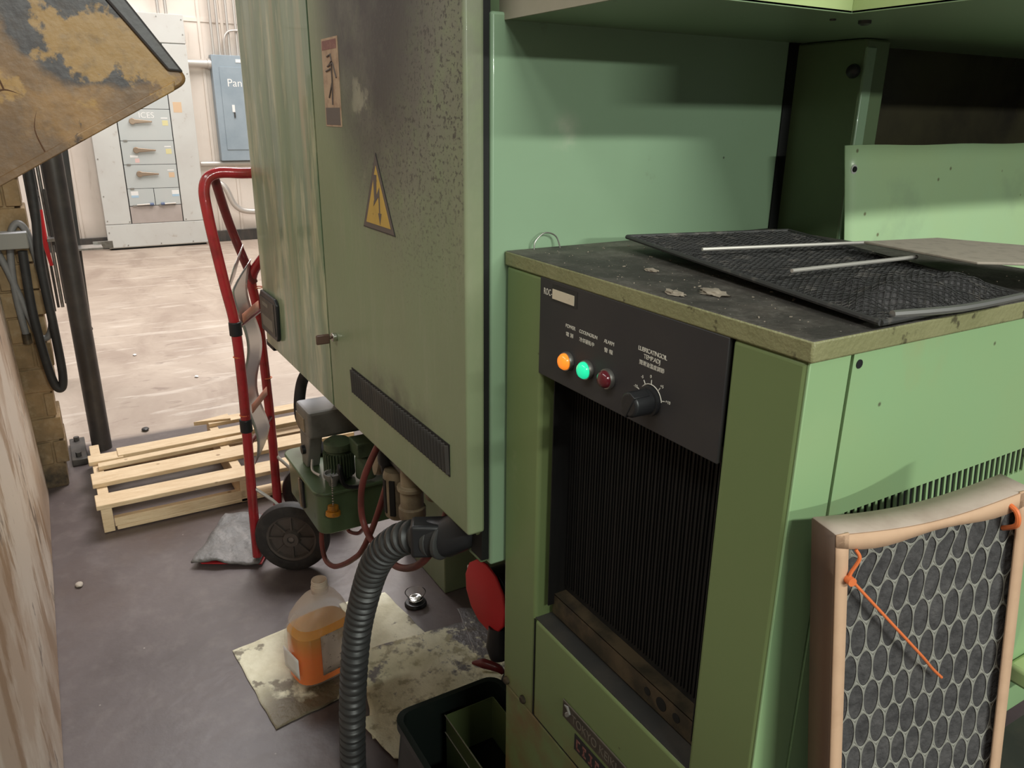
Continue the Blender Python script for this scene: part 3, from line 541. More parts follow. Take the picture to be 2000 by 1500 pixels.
for j in range(-1, rows+2):
    for i in range(-3, 14):
        ca = .006+i*pitch+pitch*((j % 2)*.5); cc = .014+j*rowp
        if not -.004 < ca < WF+.006 or cc > HF+.02: continue
        hexr = [(0, -rowp*2/3), (pitch/2, -rowp/3), (pitch/2, rowp/3), (0, rowp*2/3), (-pitch/2, rowp/3), (-pitch/2, -rowp/3)]
        N_ = 24; outer = []
        for e in range(6):
            for s_ in range(N_//6):
                t_ = s_/(N_//6); p, q = hexr[e], hexr[(e+1) % 6]; outer.append((p[0]+(q[0]-p[0])*t_, p[1]+(q[1]-p[1])*t_))
        sc = 1+.06*noise.noise(V((i*3.1, j*2.7, 0)))
        inner = []
        for (x, y) in outer:
            an = math.atan2(y/2.49, x); inner.append((rx*sc*math.cos(an), .0204*sc*math.sin(an)))
        def pt(x, y):
            A, Cc = warp(ca+x, cc+y); return fp(max(.001, min(WF-.001, A)), max(.006+sag(A), min(HF-.003, Cc)), .006)
        vo = [gr.bm.verts.new(pt(*q)) for q in outer]; vi = [gr.bm.verts.new(pt(*q)) for q in inner]
        for k in range(N_): gr.bm.faces.new((vo[k], vo[(k+1) % N_], vi[(k+1) % N_], vi[k]))
gr.build('support_grid', m_grid, cf, solid=.0005, label='grey card grid of oval holes')
MB().tube([fp(.019, .018, -.003), fp(.021, .026, -.006), fp(.014, .040, -.004), fp(.012, .047, -.004)], .0017, 8, smooth=5).tube([fp(.013, .046, -.006), fp(.05, .095, -.010), fp(.088, .145, -.012), fp(.107, .170, -.006), fp(.122, .188, -.003)], .0015, 8, smooth=5).cyl(fp(.0125, .047, -.009), fp(.0125, .047, .002), .0042).build('zip_tie', m_orange, cf, label='orange zip tie with long diagonal tail')
MB().tube([fp(.184, .010, .004), fp(.187, .016, -.007), fp(.188, .030, -.008), fp(.187, .040, .006)], .0026, 8, smooth=5).build('zip_tie', m_orange, cf, label='short looped orange zip tie')

# ------------------------------------------------------------------ lubrication tank unit
tk = thing('lubrication_tank', (-2.14, .7, .33), 'green lubrication oil tank with grey switch box and finned motor under the cabinet', 'oil tank')
def rrect(x0, x1, y0, y1, rad, n=6):
    out = []
    for cx, cy, a0 in ((x1-rad, y1-rad, 0), (x0+rad, y1-rad, 90), (x0+rad, y0+rad, 180), (x1-rad, y0+rad, 270)):
        for k in range(n+1):
            a = math.radians(a0+90*k/n); out.append((cx+rad*math.cos(a), cy+rad*math.sin(a)))
    return out
MB().prism([(x, y, .352) for x, y in rrect(-2.305, -1.965, .535, .80, .035)], (0, 0, .128)).build('tank', m_tank, tk, bevel=.004)
MB().prism([(x, y, .478) for x, y in rrect(-2.318, -1.955, .525, .81, .04)], (0, 0, .010)).build('tank_lid', m_tank, tk, bevel=.003)
sg = MB().box(-2.128, -2.112, .528, .537, .375, .465).build('sight_gauge', m_blk, tk, bevel=.002)
MB().box(-2.137, -2.131, .524, .538, .372, .470).build('gauge_cover', m_bronze, sg, bevel=.002)
bx = MB().box(-2.215, -2.085, .555, .76, .60, .685).build('switch_box', m_cgrey, tk, bevel=.010, seg=3, label='worn grey switch box')
MB().prism([(-2.20, .558, .488), (-2.15, .558, .488), (-2.10, .558, .60), (-2.20, .558, .60)], (0, .04, 0)).build('box_bracket', m_cgrey, tk, bevel=.004)
MB().box(-2.205, -2.125, .552, .556, .612, .655).build('box_label', m_beige, bx)
MB().lathe([(.014, 0), (.014, .01), (.006, .012)], (-2.16, .558, .545), (0, -1, 0)).build('socket', m_blk, tk)
mo = MB().lathe([(.034, 0), (.036, .004), (.036, .085), (.041, .09), (.041, .11), (.030, .118), (.001, .118)], (-2.045, .625, .49)).build('motor', m_mot, tk, label='green finned electric motor')
fb = MB()
for k in range(30):
    a = math.pi*2*k/30; d = V((math.cos(a), math.sin(a), 0)); fb.obox(V((-2.045, .625, .535))+d*.039, (d, V((-d.y, d.x, 0)), V((0, 0, 1))), (.012, .0026, .072))
fb.build('cooling_fins', m_mot, mo)
MB().lathe([(.03, 0), (.03, .06), (.024, .07), (.001, .07)], (-1.985, .685, .50)).box(-2.02, -1.95, .65, .72, .575, .62).build('pump', m_mot, tk, bevel=.004)
nk = MB().lathe([(.012, 0), (.014, .012), (.026, .030), (.0265, .040), (.0215, .040), (.020, .030), (.001, .026)], (-2.00, .590, .487)).build('filler_neck', m_cgrey, tk)
ch = MB()
cps = spline([V((-1.978, .578, .528)), V((-1.955, .574, .528)), V((-1.945, .570, .50)), V((-1.942, .568, .455))], 12)
for p in cps[::2]: 
    q = bmesh.ops.create_icosphere(ch.bm, subdivisions=1, radius=.0030)['verts']
    for v in q: v.co += p
ch.build('bead_chain', m_chrome, nk)
MB().lathe([(.0150, 0), (.0155, .012), (.0145, .016), (.013, .016), (.0205, .0165), (.0215, .028), (.019, .031), (.001, .031)], (-1.942, .568, .455), (.15, -.1, -1), seg=12).build('filler_cap', m_cap, nk, bevel=.001, label='orange yellow screw cap hanging on chain')
MB().tube([(-1.99, .62, .50), (-1.965, .60, .56), (-1.96, .61, .50), (-1.95, .66, .487)], .006, 8, smooth=5).build('pipe', m_blk, tk)
MB().tube([(-2.13, .57, .52), (-2.10, .56, .50), (-2.06, .57, .497)], .004, 8, smooth=4).build('pipe', m_galv, tk)
MB().tube([(-2.19, .70, .686), (-2.27, .68, .74), (-2.35, .64, .72), (-2.36, .62, .66), (-2.31, .62, .60)], .020, 12, smooth=6)
bh = MB().tube([(-2.18, .66, .865), (-2.30, .645, .77), (-2.37, .62, .68), (-2.34, .60, .58), (-2.26, .62, .52), (-2.22, .63, .488)], .018, 12, smooth=8).build('black_hose', m_rub)
tag(bh, 'thick black hose curving behind the grey box of the oil tank', 'hose')
bh = MB().tube([(-2.10, .70, .868), (-2.13, .69, .78), (-2.16, .68, .683)], .018, 12, smooth=6).build('black_hose', m_rub)
tag(bh, 'short black hose rising from the grey box into the cabinet', 'hose')
MB().box(-2.30, -1.95, .80, .82, .49, .862).build('back_plate', m_mot, tk)
MB().box(-2.12, -2.02, .64, .80, .686, .80).build('terminal_box', m_mot, tk, bevel=.004)

# ------------------------------------------------------------------ air preparation unit
ar = thing('air_filter_regulator', (-1.42, .57, .70), 'dirty beige air filter regulator set with pressure gauge under the cabinet', 'air regulator')
MB().box(-1.52, -1.22, .575, .62, .775, .80).box(-1.50, -1.20, .60, .64, .80, .866).build('manifold', m_blk, ar, bevel=.004)
MB().lathe([(.020, 0), (.028, .008), (.0295, .02), (.030, .105), (.026, .118), (.001, .118)], (-1.475, .578, .640)).build('filter_bowl', m_beige, ar)
MB().box(-1.480, -1.466, .5475, .551, .66, .74).obox((-1.452, .5575, .70), (V((1, 1, 0)), V((-1, 1, 0)), V((0, 0, 1))), (.012, .006, .085)).build('sight_slot', m_black, ar)
MB().lathe([(.022, 0), (.028, .01), (.028, .032), (.024, .034), (.024, .070), (.030, .072), (.030, .080), (.022, .082), (.022, .12)], (-1.335, .555, .705), seg=16).build('regulator_knob', m_beige, ar, bevel=.001)
MB().lathe([(.012, 0), (.026, .001), (.028, .004), (.028, .016), (.024, .018), (.001, .0185)], (-1.565, .58, .735), (-.2, -1, .2)).build('pressure_gauge', m_beige, ar)
MB().cyl((-1.545, .585, .775), (-1.40, .57, .785), .013).cyl((-1.40, .57, .785), (-1.20, .57, .80), .009).cyl((-1.53, .575, .73), (-1.52, .56, .87), .011).lathe([(.017, 0), (.019, .01), (.019, .035), (.015, .04)], (-1.50, .565, .765)).build('fittings', m_blk, ar)
MB().lathe([(.025, 0), (.028, .02), (.020, .05), (.001, .055)], (-1.42, .60, .80)).box(-1.56, -1.52, .58, .62, .79, .86).lathe([(.016, 0), (.02, .02), (.014, .04)], (-1.24, .56, .80), (.3, 0, 1)).build('valve_body', m_beige, ar)
MB().box(-1.345, -1.32, .535, .56, .66, .712).build('drain_block', m_beige, ar, bevel=.002)

# big corrugated hose
hz = thing('corrugated_hose', (-1.2, .48, .5), 'thick grey black corrugated hose hanging from the cabinet underside to the floor', 'hose')
PP = spline([V((-1.075, .505, .800)), V((-1.13, .478, .792)), V((-1.19, .46, .755)), V((-1.262, .448, .680)), V((-1.335, .445, .565)), V((-1.395, .44, .425)), V((-1.425, .432, .26)), V((-1.445, .43, .13)), V((-1.46, .43, .0))], 60)
acc = [0]
for a, b_ in zip(PP, PP[1:]): acc.append(acc[-1]+(b_-a).length)
MB().tube(PP, lambda i: 0.0275+.0036*(1 if math.sin(acc[i]*2*math.pi/.0225) > 0 else -1)*min(1, abs(math.sin(acc[i]*2*math.pi/.0225))*1.8), 28).build('hose', m_chose, hz)
MB().tube([(-1.055, .56, .861), (-1.06, .535, .825), (-1.085, .515, .803), (-1.11, .488, .797)], [.034, .036, .035, .034], 20).obox((-1.105, .492, .800), (V((1, -.5, .1)), V((.5, 1, 0)), V((0, 0, 1))), (.050, .068, .062)).build('hose_connector', m_blk, hz, bevel=.006)
tag(MB().tube([(-1.445, .54, .858), (-1.490, .51, .75), (-1.525, .51, .665), (-1.512, .512, .612), (-1.440, .515, .592), (-1.349, .52, .598), (-1.251, .52, .650), (-1.175, .52, .720), (-1.14, .53, .790), (-1.15, .56, .855)], .0075, 10, smooth=10).build('red_air_hose', m_rhose), 'oxide red air hose looping under the corrugated hose', 'hose', 'red hoses under the cabinet')
tag(MB().tube([(-2.04, .56, .350), (-2.045, .556, .29), (-2.02, .555, .245), (-1.95, .555, .258), (-1.865, .555, .306), (-1.77, .56, .375), (-1.695, .565, .445), (-1.645, .59, .56), (-1.62, .62, .70), (-1.60, .62, .86)], .0075, 10, smooth=10).build('red_air_hose', m_rhose), 'oxide red hose hanging in a loop below the oil tank', 'hose', 'red hoses under the cabinet')
tag(MB().tube([(-2.05, .64, .350), (-2.08, .65, .285), (-2.02, .66, .300), (-1.96, .66, .345), (-1.90, .66, .375), (-1.84, .67, .46), (-1.76, .68, .60), (-1.70, .68, .74), (-1.68, .68, .86)], .006, 10, smooth=10).build('red_air_hose', m_rhose), 'thinner dark red hose wavering behind the tank corner', 'hose', 'red hoses under the cabinet')

# ------------------------------------------------------------------ red disc, lever
rd = thing('rotary_isolator', (-1.21, .70, .55), 'bright red round isolator disc between the cabinet and the cooler', 'isolator switch')
n_ = V((.06, -1, .0)).normalized()
MB().lathe([(.001, -.002), (.070, -.002), (.078, 0), (.078, .006), (.070, .009), (.001, .009)], (-1.216, .665, .556), n_, seg=13).build('disc', m_redd, rd, bevel=.002)
MB().lathe([(.055, -.14), (.060, -.004)], (-1.205, .67, .555), n_).box(-1.20, -1.05, .70, .80, .45, .80).build('housing', m_blk, rd, bevel=.004)
MB().tube([(-1.18, .672, .50), (-1.175, .67, .455), (-1.172, .67, .43)], [.020, .026, .020], 14).build('grip', m_blk, rd)
MB().lathe([(.006, 0), (.007, .006), (.003, .008)], (-1.296, .67, .578), n_).build('screw', m_chrome, rd)
lv = thing('ball_valve', (-1.45, .82, .0), 'small black valve with dark red lever near the black bin', 'valve')
MB().cyl((-1.425, .832, .125), (-1.36, .87, .125), .024).cyl((-1.39, .85, .125), (-1.39, .85, 0), .016).build('valve_body', m_blk, lv, bevel=.003)
MB().tube([(-1.495, .775, .148), (-1.47, .795, .155), (-1.44, .82, .152), (-1.43, .83, .14)], [.004, .013, .011, .006], 12, smooth=4).build('lever', m_dred, lv, label='dark red lever')

# ------------------------------------------------------------------ floor items by the machine
def pad(pts, mat, label, z=.002, wr=.004, nm='absorbent_pad'):
    a, b_, c, d = [V((*p, 0)) for p in pts]
    def fn(s, t):
        p = a.lerp(b_, s).lerp(d.lerp(c, s), t); e = min(1, 6*min(s, t, 1-s, 1-t))
        return (p.x+.004*noise.noise(p*20), p.y+.004*noise.noise(p*17+V((3, 0, 0))), z+wr*max(0, noise.noise(V((p.x*9, p.y*5, z*100))))*(.3+.7*e)+.001)
    tag(MB().grid(fn, 40, 40).build(nm, mat, solid=.0015), label, 'absorbent pad', 'absorbent pads on the floor')
pad([(-2.054, .270), (-1.679, .300), (-1.72, .60), (-2.10, .60)], m_pad1, 'cream absorbent pad under the orange oil jug')
pad([(-2.118, .615), (-2.107, .768), (-1.80, .80), (-1.80, .62)], m_pad1, 'pale absorbent pad right behind the corrugated hose', z=.004)
pad([(-1.86, .60), (-1.83, 1.02), (-1.45, 1.0), (-1.52, .50)], m_pad, 'widest grey blotched absorbent pad in front of the red disc', z=.006, wr=.008)
pad([(-1.60, .49), (-1.432, .522), (-1.37, .64), (-1.56, .68)], m_pad, 'absorbent pad corner tucked beside the black bin', z=.010)
pad([(-1.90, .93), (-1.84, 1.10), (-1.50, 1.02), (-1.60, .86)], m_pad, 'yellowish absorbent pad below the red disc, farthest from the jug', z=.011)

jg = thing('oil_jug', (-1.835, .472, .014), 'open cloudy plastic jug half full of orange oil on a cream pad', 'jug')
ja = math.radians(12); JX, JY = V((math.cos(ja), math.sin(ja), 0)), V((-math.sin(ja), math.cos(ja), 0)); JO = V((-1.835, .472, .014))
def jring(z, wx, wy, oy=0, rad=.3, n=28, p=3.2):
    out = []
    for k in range(n):
        a = 2*math.pi*k/n; c, s_ = math.cos(a), math.sin(a)
        out.append(JO+JX*(math.copysign(abs(c)**(2/p), c)*wx)+JY*(math.copysign(abs(s_)**(2/p), s_)*wy+oy)+V((0, 0, z)))
    return out
def loft(rings, capb=True, capt=True):
    b = MB(); R = [[b.bm.verts.new(q) for q in rg] for rg in rings]; n = len(R[0])
    for A, B in zip(R, R[1:]):
        for k in range(n): b.bm.faces.new((A[k], A[(k+1) % n], B[(k+1) % n], B[k]))
    if capb: b.bm.faces.new(R[0][::-1])
    if capt: b.bm.faces.new(R[-1])
    return b
loft([jring(0, .058, .080), jring(.006, .064, .086), jring(.10, .064, .086), jring(.15, .063, .085, 0), jring(.178, .061, .079, .003)], capt=False).build('bottle', m_jug, jg)
loft([jring(.178, .061, .079, .003), jring(.190, .060, .075, .004), jring(.213, .054, .064, .007, p=2.6), jring(.236, .041, .046, .010, p=2.3), jring(.244, .030, .032, .011, p=2.1), jring(.248, .023, .023, .012, p=2), jring(.256, .021, .021, .012, p=2), jring(.258, .024, .024, .012, p=2), jring(.264, .024, .024, .012, p=2), jring(.266, .0205, .0205, .012, p=2), jring(.286, .0205, .0205, .012, p=2)], capb=False, capt=False).build('shoulder', m_shou, jg)
loft([jring(.003, .056, .078), jring(.008, .0615, .0835), jring(.10, .0615, .0835), jring(.150, .0605, .0820)]).build('oil', m_oil, jg, label='orange oil filling')
def jface(u0, u1, z0, z1, side, off, mat, nm, lab=None):
    b = MB(); 
    if side == 'x': b.grid(lambda a, c: JO+JX*(.0665+off)+JY*(u0+(u1-u0)*a)+V((0, 0, z0+(z1-z0)*c)), 4, 4)
    else: b.grid(lambda a, c: JO-JY*(.0885+off)+JX*(u0+(u1-u0)*a)+V((0, 0, z0+(z1-z0)*c)), 4, 4)
    return b.build(nm, mat, jg, solid=.0006, label=lab)
jface(-.030, .062, .030, .155, 'x', -.0012, m_jlab, 'front_label', 'stained front label'); jface(-.045, .040, .03, .095, 'y', -.0012, m_paper, 'side_label')
MB().lathe([(.0215, 0), (.0222, .002), (.0215, .004), (.0215, .008), (.0222, .010), (.0215, .012)], JO+JY*.012+V((0, 0, .268)), caps=False).lathe([(.0208, -.012), (.0210, .016), (.0195, .017)], JO+JY*.012+V((0, 0, .268)), caps=False).build('neck_thread', m_neck, jg)
MB().tube([JO-JY*.060+V((0, 0, .205)), JO-JY*.088+V((0, 0, .175)), JO-JY*.092+V((0, 0, .135)), JO-JY*.086+V((0, 0, .105))], .010, 12, smooth=6).build('handle', m_jug, jg)

gc = thing('glass_sight_cup', (-2.003, .833, 0), 'small clear glass sight cup on a black base standing on bare floor', 'glass cup')
MB().lathe([(.034, 0), (.036, .004), (.032, .012), (.022, .014), (.001, .014)], (-2.003, .833, 0)).build('base', m_blk, gc)
MB().lathe([(.018, .014), (.022, .022), (.032, .042), (.034, .046), (.031, .046), (.020, .026), (.001, .020)], (-2.003, .833, 0)).build('cup', m_glass, gc)
MB().lathe([(.021, .013), (.023, .018), (.023, .022), (.019, .022)], (-2.003, .833, 0)).build('ring', m_chrome, gc)

def tubbox(name, x0, x1, y0, y1, z0, z1, rad, wall, mat, parent, rim=0):
    o = rrect(x0, x1, y0, y1, rad); i_ = rrect(x0+wall, x1-wall, y0+wall, y1-wall, max(.002, rad-wall)); fl_ = .004
    b = MB(); R = []
    def rg(P, z, sx=0): return [b.bm.verts.new(V((x+(math.copysign(sx, x-(x0+x1)/2)), y+math.copysign(sx, y-(y0+y1)/2), z))) for x, y in P]
    seq = [rg(o, z0, -.02 if rim else 0), rg(o, z1-.02)] + ([rg(o, z1-.02, rim), rg(o, z1, rim)] if rim else [rg(o, z1)]) + [rg(i_, z1), rg(i_, z0+fl_, -.02 if rim else 0)]
    n = len(o)
    for A, B in zip(seq, seq[1:]):
        for k in range(n): b.bm.faces.new((A[k], A[(k+1) % n], B[(k+1) % n], B[k]))
    b.bm.faces.new(seq[0][::-1]); b.bm.faces.new(seq[-1])
    return b.build(name, mat, parent)
bn = thing('black_bin', (-1.13, .60, 0), 'black plastic tote bin on the floor left of the cooler foot', 'bin')
tubbox('tub', -1.263, -1.0, .470, .712, 0, .30, .035, .006, m_bin, bn, rim=.006)
MB().box(-1.24, -1.02, .49, .69, .05, .06).build('oil', m_liq, bn)
tr = thing('green_tray', (-1.13, .60, .06), 'narrow olive green steel tray sitting inside the black bin', 'tray')
tubbox('tray', -1.233, -1.012, .572, .690, .061, .275, .004, .002, m_tray, tr)
MB().box(-1.2335, -1.012, .5705, .572, .2745, .2765).box(-1.2335, -1.012, .5702, .572, .229, .2305).build('rolled_edge', m_engr, tr)
MB().box(-1.229, -1.016, .576, .686, .16, .165).build('oil', m_liq, tr)

# ------------------------------------------------------------------ hand truck
W_, B_ = V((-.866, .5, 0)), V((.5, .866, 0)); A0 = V((-2.5, .45, 0)); LW = .27
def ht(a, b, z): return A0+W_*a+B_*b+V((0, 0, z))
hk = thing('hand_truck', tuple(A0), 'red steel hand truck with loop handle and black wheels beside the cabinet', 'hand truck')
MB().tube([ht(0, 0, .03), ht(0, .005, .3), ht(0, .012, .6), ht(0, .01, .85), ht(0, -.01, 1.0), ht(0, -.035, 1.20), ht(.01, -.040, 1.29), ht(.03, -.01, 1.325), ht(.06, .06, 1.325), ht(.10, .16, 1.32), ht(.13, .22, 1.27), ht(.16, .18, 1.16), ht(.22, .05, 1.04), ht(.25, -.005, .96), ht(.26, 0, .85), ht(.265, .005, .6), ht(.27, .005, .3), ht(.27, 0, .03)], .0165, 14, smooth=8).build('frame', m_red, hk)
MB().tube([ht(.25, .0, .95), ht(.18, -.035, 1.15), ht(.07, -.03, 1.312)], .0145, 12, smooth=8).build('handle_brace', m_dred, hk)
MB().box(0, 0, 0, 0, 0, 0) if 0 else None
b = MB(); b.prism([ht(-.02, .02, .006), ht(-.02, -.19, .006), ht(.0, -.215, .006), ht(.31, -.215, .006), ht(.335, -.19, .006), ht(.335, .02, .006)], (0, 0, .006)); b.build('toe_plate', m_red, hk, bevel=.002)
MB().grid(lambda a, c: ht(-.03+.35*a, -.222+.235*c, .019+.012*noise.noise(V((a*4, c*4, 0)))+.010*(1-c)*0+.006*math.sin(c*6)), 20, 16).build('plate_cover', m_felt, hk, solid=.006, label='scuffed grey cover over the toe plate')
MB().cyl(ht(-.055, .14, .127), ht(.34, .14, .127), .009).build('axle', m_steel, hk)
for side, a in ((-1, -.03), (1, .31)):
    w0 = ht(a, .14, .127); ax = W_*-1
    wh = MB().lathe([(.085, -.024), (.108, -.027), (.122, -.020), (.127, -.006), (.127, .006), (.122, .020), (.108, .027), (.085, .024)], w0, ax, seg=48, caps=False).build('wheel', m_tire, hk)
    MB().lathe([(.086, -.02), (.086, .02), (.078, .018), (.074, .006), (.032, .006), (.026, .030), (.013, .030), (.012, .022), (.001, .022), (.001, -.02)], w0, ax, seg=40, caps=False).build('hub', m_hub, wh)
    sp_ = MB()
    for k in range(8):
        an = math.pi*2*k/8; d = V((0, 0, 1))*math.sin(an)+B_*math.cos(an); sp_.obox(w0+ax*.011+d*.053, (d, d.cross(ax), ax), (.052, .006, .010))
    sp_.build('spokes', m_hub, wh)
for a in (.0, .27):
    MB().tube([ht(a, .005, .30), ht(a*.9+.01, .09, .22), ht(a, .14, .127)], .006, 8, smooth=4).build('wheel_strut', m_galv, hk)
MB().cyl(ht(0, 0, .03), ht(.27, 0, .03), .012).cyl(ht(0, .01, .85), ht(.265, .01, .85), .008).cyl(ht(0, .01, .45), ht(.27, .01, .45), .008).build('crossbars', m_dred, hk)
pts_ = [(-.03, .99), (.03, .93), (-.025, .84), (.03, .74), (.015, .62), (.02, .45), (-.005, .28)]
MB().grid(lambda a, c: ht(.045+.15*a, .010+.016*math.sin(c*11+a*2), .36+.60*c+.08*a), 6, 40).build('back_strap', m_alu, hk, solid=.002, label='twisted aluminium strap plates')
MB().grid(lambda a, c: ht(.06+.12*a, -.035+.035*c, .93+.06*a+.10*c), 4, 4).build('back_plate', m_alu, hk, solid=.002)
for z in (.86, .55): MB().grid(lambda a, c: ht(.04+.17*a, .022, z+.03*c+.005*a), 4, 2).build('tape', m_pinkt, hk, solid=.002)
for a, z in ((0, .76), (0, .56), (.262, .93), (.265, .60)): MB().tube([ht(a, .01, z)+V((math.cos(k)*.016, math.sin(k)*.016, 0)) for k in [i*2*math.pi/12 for i in range(12)]], .0018, 6, closed=True).build('zip_tie', m_orange, hk, label='orange zip tie')
for z in (.83, .50): MB().cyl(ht(0, .01, z), ht(0, .01, z+.045), .020).build('clamp', m_blk, hk, bevel=.003)

# ------------------------------------------------------------------ pallet
pt = thing('wooden_pallet', (-3.3, .55, 0), 'broken pale pine pallet lying on the floor behind the hand truck', 'pallet')
for y, x0, x1 in ((.0, -3.66, -2.985), (.50, -3.70, -2.985), (1.02, -3.66, -2.985)):
    b = MB(); b.prism([(x0, y, .003), (x1, y, .003), (x1, y, .100), (x0, y, .100)], (0, .038, 0)).build('stringer', m_wood, pt, bevel=.002)
def board(x0, x1, y0, y1, z, wz=.018, sk=0, nm='deck_board', mt=m_wood):
    MB().prism([(x0, y0, z), (x1, y0, z), (x1+sk, y1, z), (x0+sk, y1, z)], (0, 0, wz)).build(nm, mt, pt, bevel=.0025)
board(-3.085, -2.980, -.012, 1.06, .1005); board(-3.30, -3.185, -.012, 1.06, .1005, sk=-.02); board(-3.40, -3.355, .02, .62, .1005, sk=-.03, nm='split_board')
board(-3.50, -3.42, -.012, .12, .1005, nm='broken_board'); board(-3.52, -3.43, .10, 1.06, .1015, sk=-.03, wz=.022)
board(-3.70, -3.625, .50, 1.06, .1005, sk=-.02, nm='back_board')
MB().prism([(-3.63, .60, .11), (-3.70, .60, .11), (-3.66, .44, .11)], (0, 0, .018)).build('board_splinter', m_wood, pt)
board(-3.07, -2.985, .045, 1.04, -.0+.004, wz=.016, nm='bottom_board'); board(-3.66, -3.58, .0, 1.04, .004, wz=.016, nm='bottom_board')
b = MB().box(-3.012, -2.985, .04, .52, .020, .055).build('lower_slat', m_wood, pt, bevel=.002)

# ------------------------------------------------------------------ post, pier hoses, rack
ps = thing('steel_post', (-3.866, .054, 0), 'dark grey round steel post standing on the floor behind the pallet', 'post')
MB().cyl((-3.866, .054, 0), (-3.866, .054, 3.2), .042, 28).build('pole', m_post, ps)
MB().box(-3.98, -3.70, -.075, -.012, 0, .030).build('base_plate', m_dsteel, ps, bevel=.003)
for x in (-3.94, -3.74): MB().cyl((x, -.045, .03), (x, -.045, .05), .012, 6).build('bolt', m_dsteel, ps)
hb = thing('hose_bracket', (-3.49, -.12, 1.05), 'grey steel hose bracket fixed to the brick pier', 'bracket')
MB().box(-3.50, -3.42, -.20, -.075, 1.010, 1.070).build('bracket_box', m_cgrey, hb, bevel=.004)
LP = spline([V(q) for q in [(-3.484, -.142, .66), (-3.484, -.150, .85), (-3.484, -.135, 1.03), (-3.484, -.105, 1.097), (-3.484, -.075, 1.06), (-3.484, -.055, .90), (-3.484, -.045, .75), (-3.484, -.065, .66), (-3.484, -.10, .66), (-3.484, -.125, .76), (-3.484, -.16, .92), (-3.484, -.19, 1.03), (-3.484, -.20, 1.085), (-3.484, -.225, 1.05), (-3.484, -.24, .8)]], 10)
cc_ = thing('cable_coil', (-3.45, -.12, .66), 'coiled thick grey cable hanging on the bracket at the brick pier', 'cable')
MB().tube(LP, .0125, 12).build('cable', m_ghose, cc_)
MB().cyl((-3.484, -.142, .635), (-3.484, -.142, .675), .0155).build('cable_end', m_brkt, cc_)
dh = MB().tube([(-3.446, -.035, 1.65), (-3.446, -.033, 1.20), (-3.446, -.050, .95), (-3.446, -.045, .70), (-3.446, -.045, .50), (-3.446, -.062, .445), (-3.446, -.085, .50), (-3.446, -.105, .75), (-3.446, -.10, 1.0)], .016, 12, smooth=10).build('dark_hose', m_rub)
tag(dh, 'long black hose hanging in a narrow loop down the brick pier edge', 'hose')
rk = thing('rod_rack', (-5.0, .05, .40), 'dark steel rack plate with brackets behind the round post', 'rack')
MB().prism([(-5.0, .13, 3.0), (-5.0, .205, 3.0), (-5.0, .125, .33), (-5.0, .05, .33)], (-.05, 0, 0)).build('rack_plate', m_dsteel, rk, bevel=.003)
MB().box(-5.0, -4.86, .06, .24, .775, .785).box(-5.0, -4.99, .20, .30, .76, .80).build('rack_shelf', m_steel, rk)
MB().box(-5.0, -4.88, -.02, .07, .83, .845).build('rack_shelf', m_steel, rk)
MB().box(-5.0, -4.9, .02, .09, .475, .482).build('rack_shelf', m_steel, rk)
MB().cyl((-4.99, .115, .31), (-4.97, .115, .31), .012).build('rack_bolt', m_dsteel, rk)
rod0 = None
for k, (y0, y1, z0, q) in enumerate(((-.070, 0, .50, .009), (-.047, 0, .42, .009), (-.024, 0, .44, .007), (-.003, 0, .44, .009), (.018, 0, .46, .007), (.038, 0, .30, .007))):
    o = MB().cyl((-5.03, y0, z0), (-5.03, y0, 3.0), q, 10).build('steel_rod', m_dsteel if k != 3 else m_steel)
    tag(o, 'long %s steel rod hanging in the rack, %s' % (['dark', 'dark', 'thin dark', 'bright', 'thin dark', 'thin dark'][k], ['leftmost of the rods', 'second rod from the left', 'third rod from the left', 'fourth rod from the left', 'second rod from the right', 'nearest the round post']  [k]), 'rod', 'steel rods in the rack')
fp_ = MB().box(-4.98, -4.96, .0, .05, .80, 1.10).build('steel_flat', m_dsteel, bevel=.002); tag(fp_, 'flat dark steel bar hooked in the rack beside the post', 'steel bar')
rt = MB().tube([(-4.9, -.05, 1.28), (-4.9, -.035, 1.20), (-4.9, -.03, 1.08), (-4.9, -.028, 1.0)], .008, 8, smooth=5).build('air_gun_hose', m_ghose); tag(rt, 'short grey hose with red grip hanging before the rack', 'hose')
MB().tube([(-4.9, -.028, 1.0), (-4.9, -.030, .80), (-4.9, -.02, .70)], [.013, .012, .009], 10).build('grip', m_redd, None).parent = rt
MB().cyl((-4.9, -.03, 1.10), (-4.9, -.03, 1.07), .013).cyl((-4.9, -.028, 1.0), (-4.9, -.028, .985), .012).build('ferrule', m_chrome, None).parent = rt

# ------------------------------------------------------------------ tan machine side at far left and the chute above
def tp(x, z): return (x, -.173-.03*z, z)
lf = MB(); lf.prism([tp(-3.47, 0), tp(.6, 0), tp(.6, 1.9), tp(-3.42, 1.9)], (0, -.05, 0))
tag(lf.build('machine_housing', m_tan, bevel=.006), 'worn tan and whitish painted machine side wall at the far left', 'machine side')
def ray_(px, py, d):
    q = f*FPX+r*(px-1000)-u*(py-750); return V((0, 0, 1.5))+q.normalized()*d
ct = thing('rusty_chute', (-1.3, 0, 1.55), 'rust stained tan steel chute hanging at the upper left, blunt corner pointing right', 'chute')
CA, CB, CC, CD = V((-1.239, -.060, 1.70)), V((-1.234, .118, 1.661)), V((-1.234, .203, 1.5395)), V((-1.242, -.0842, 1.3843))
def chp(P, dx=0):                                  # point in the slightly dished chute plate
    return V(P)+V((dx, 0, 0))
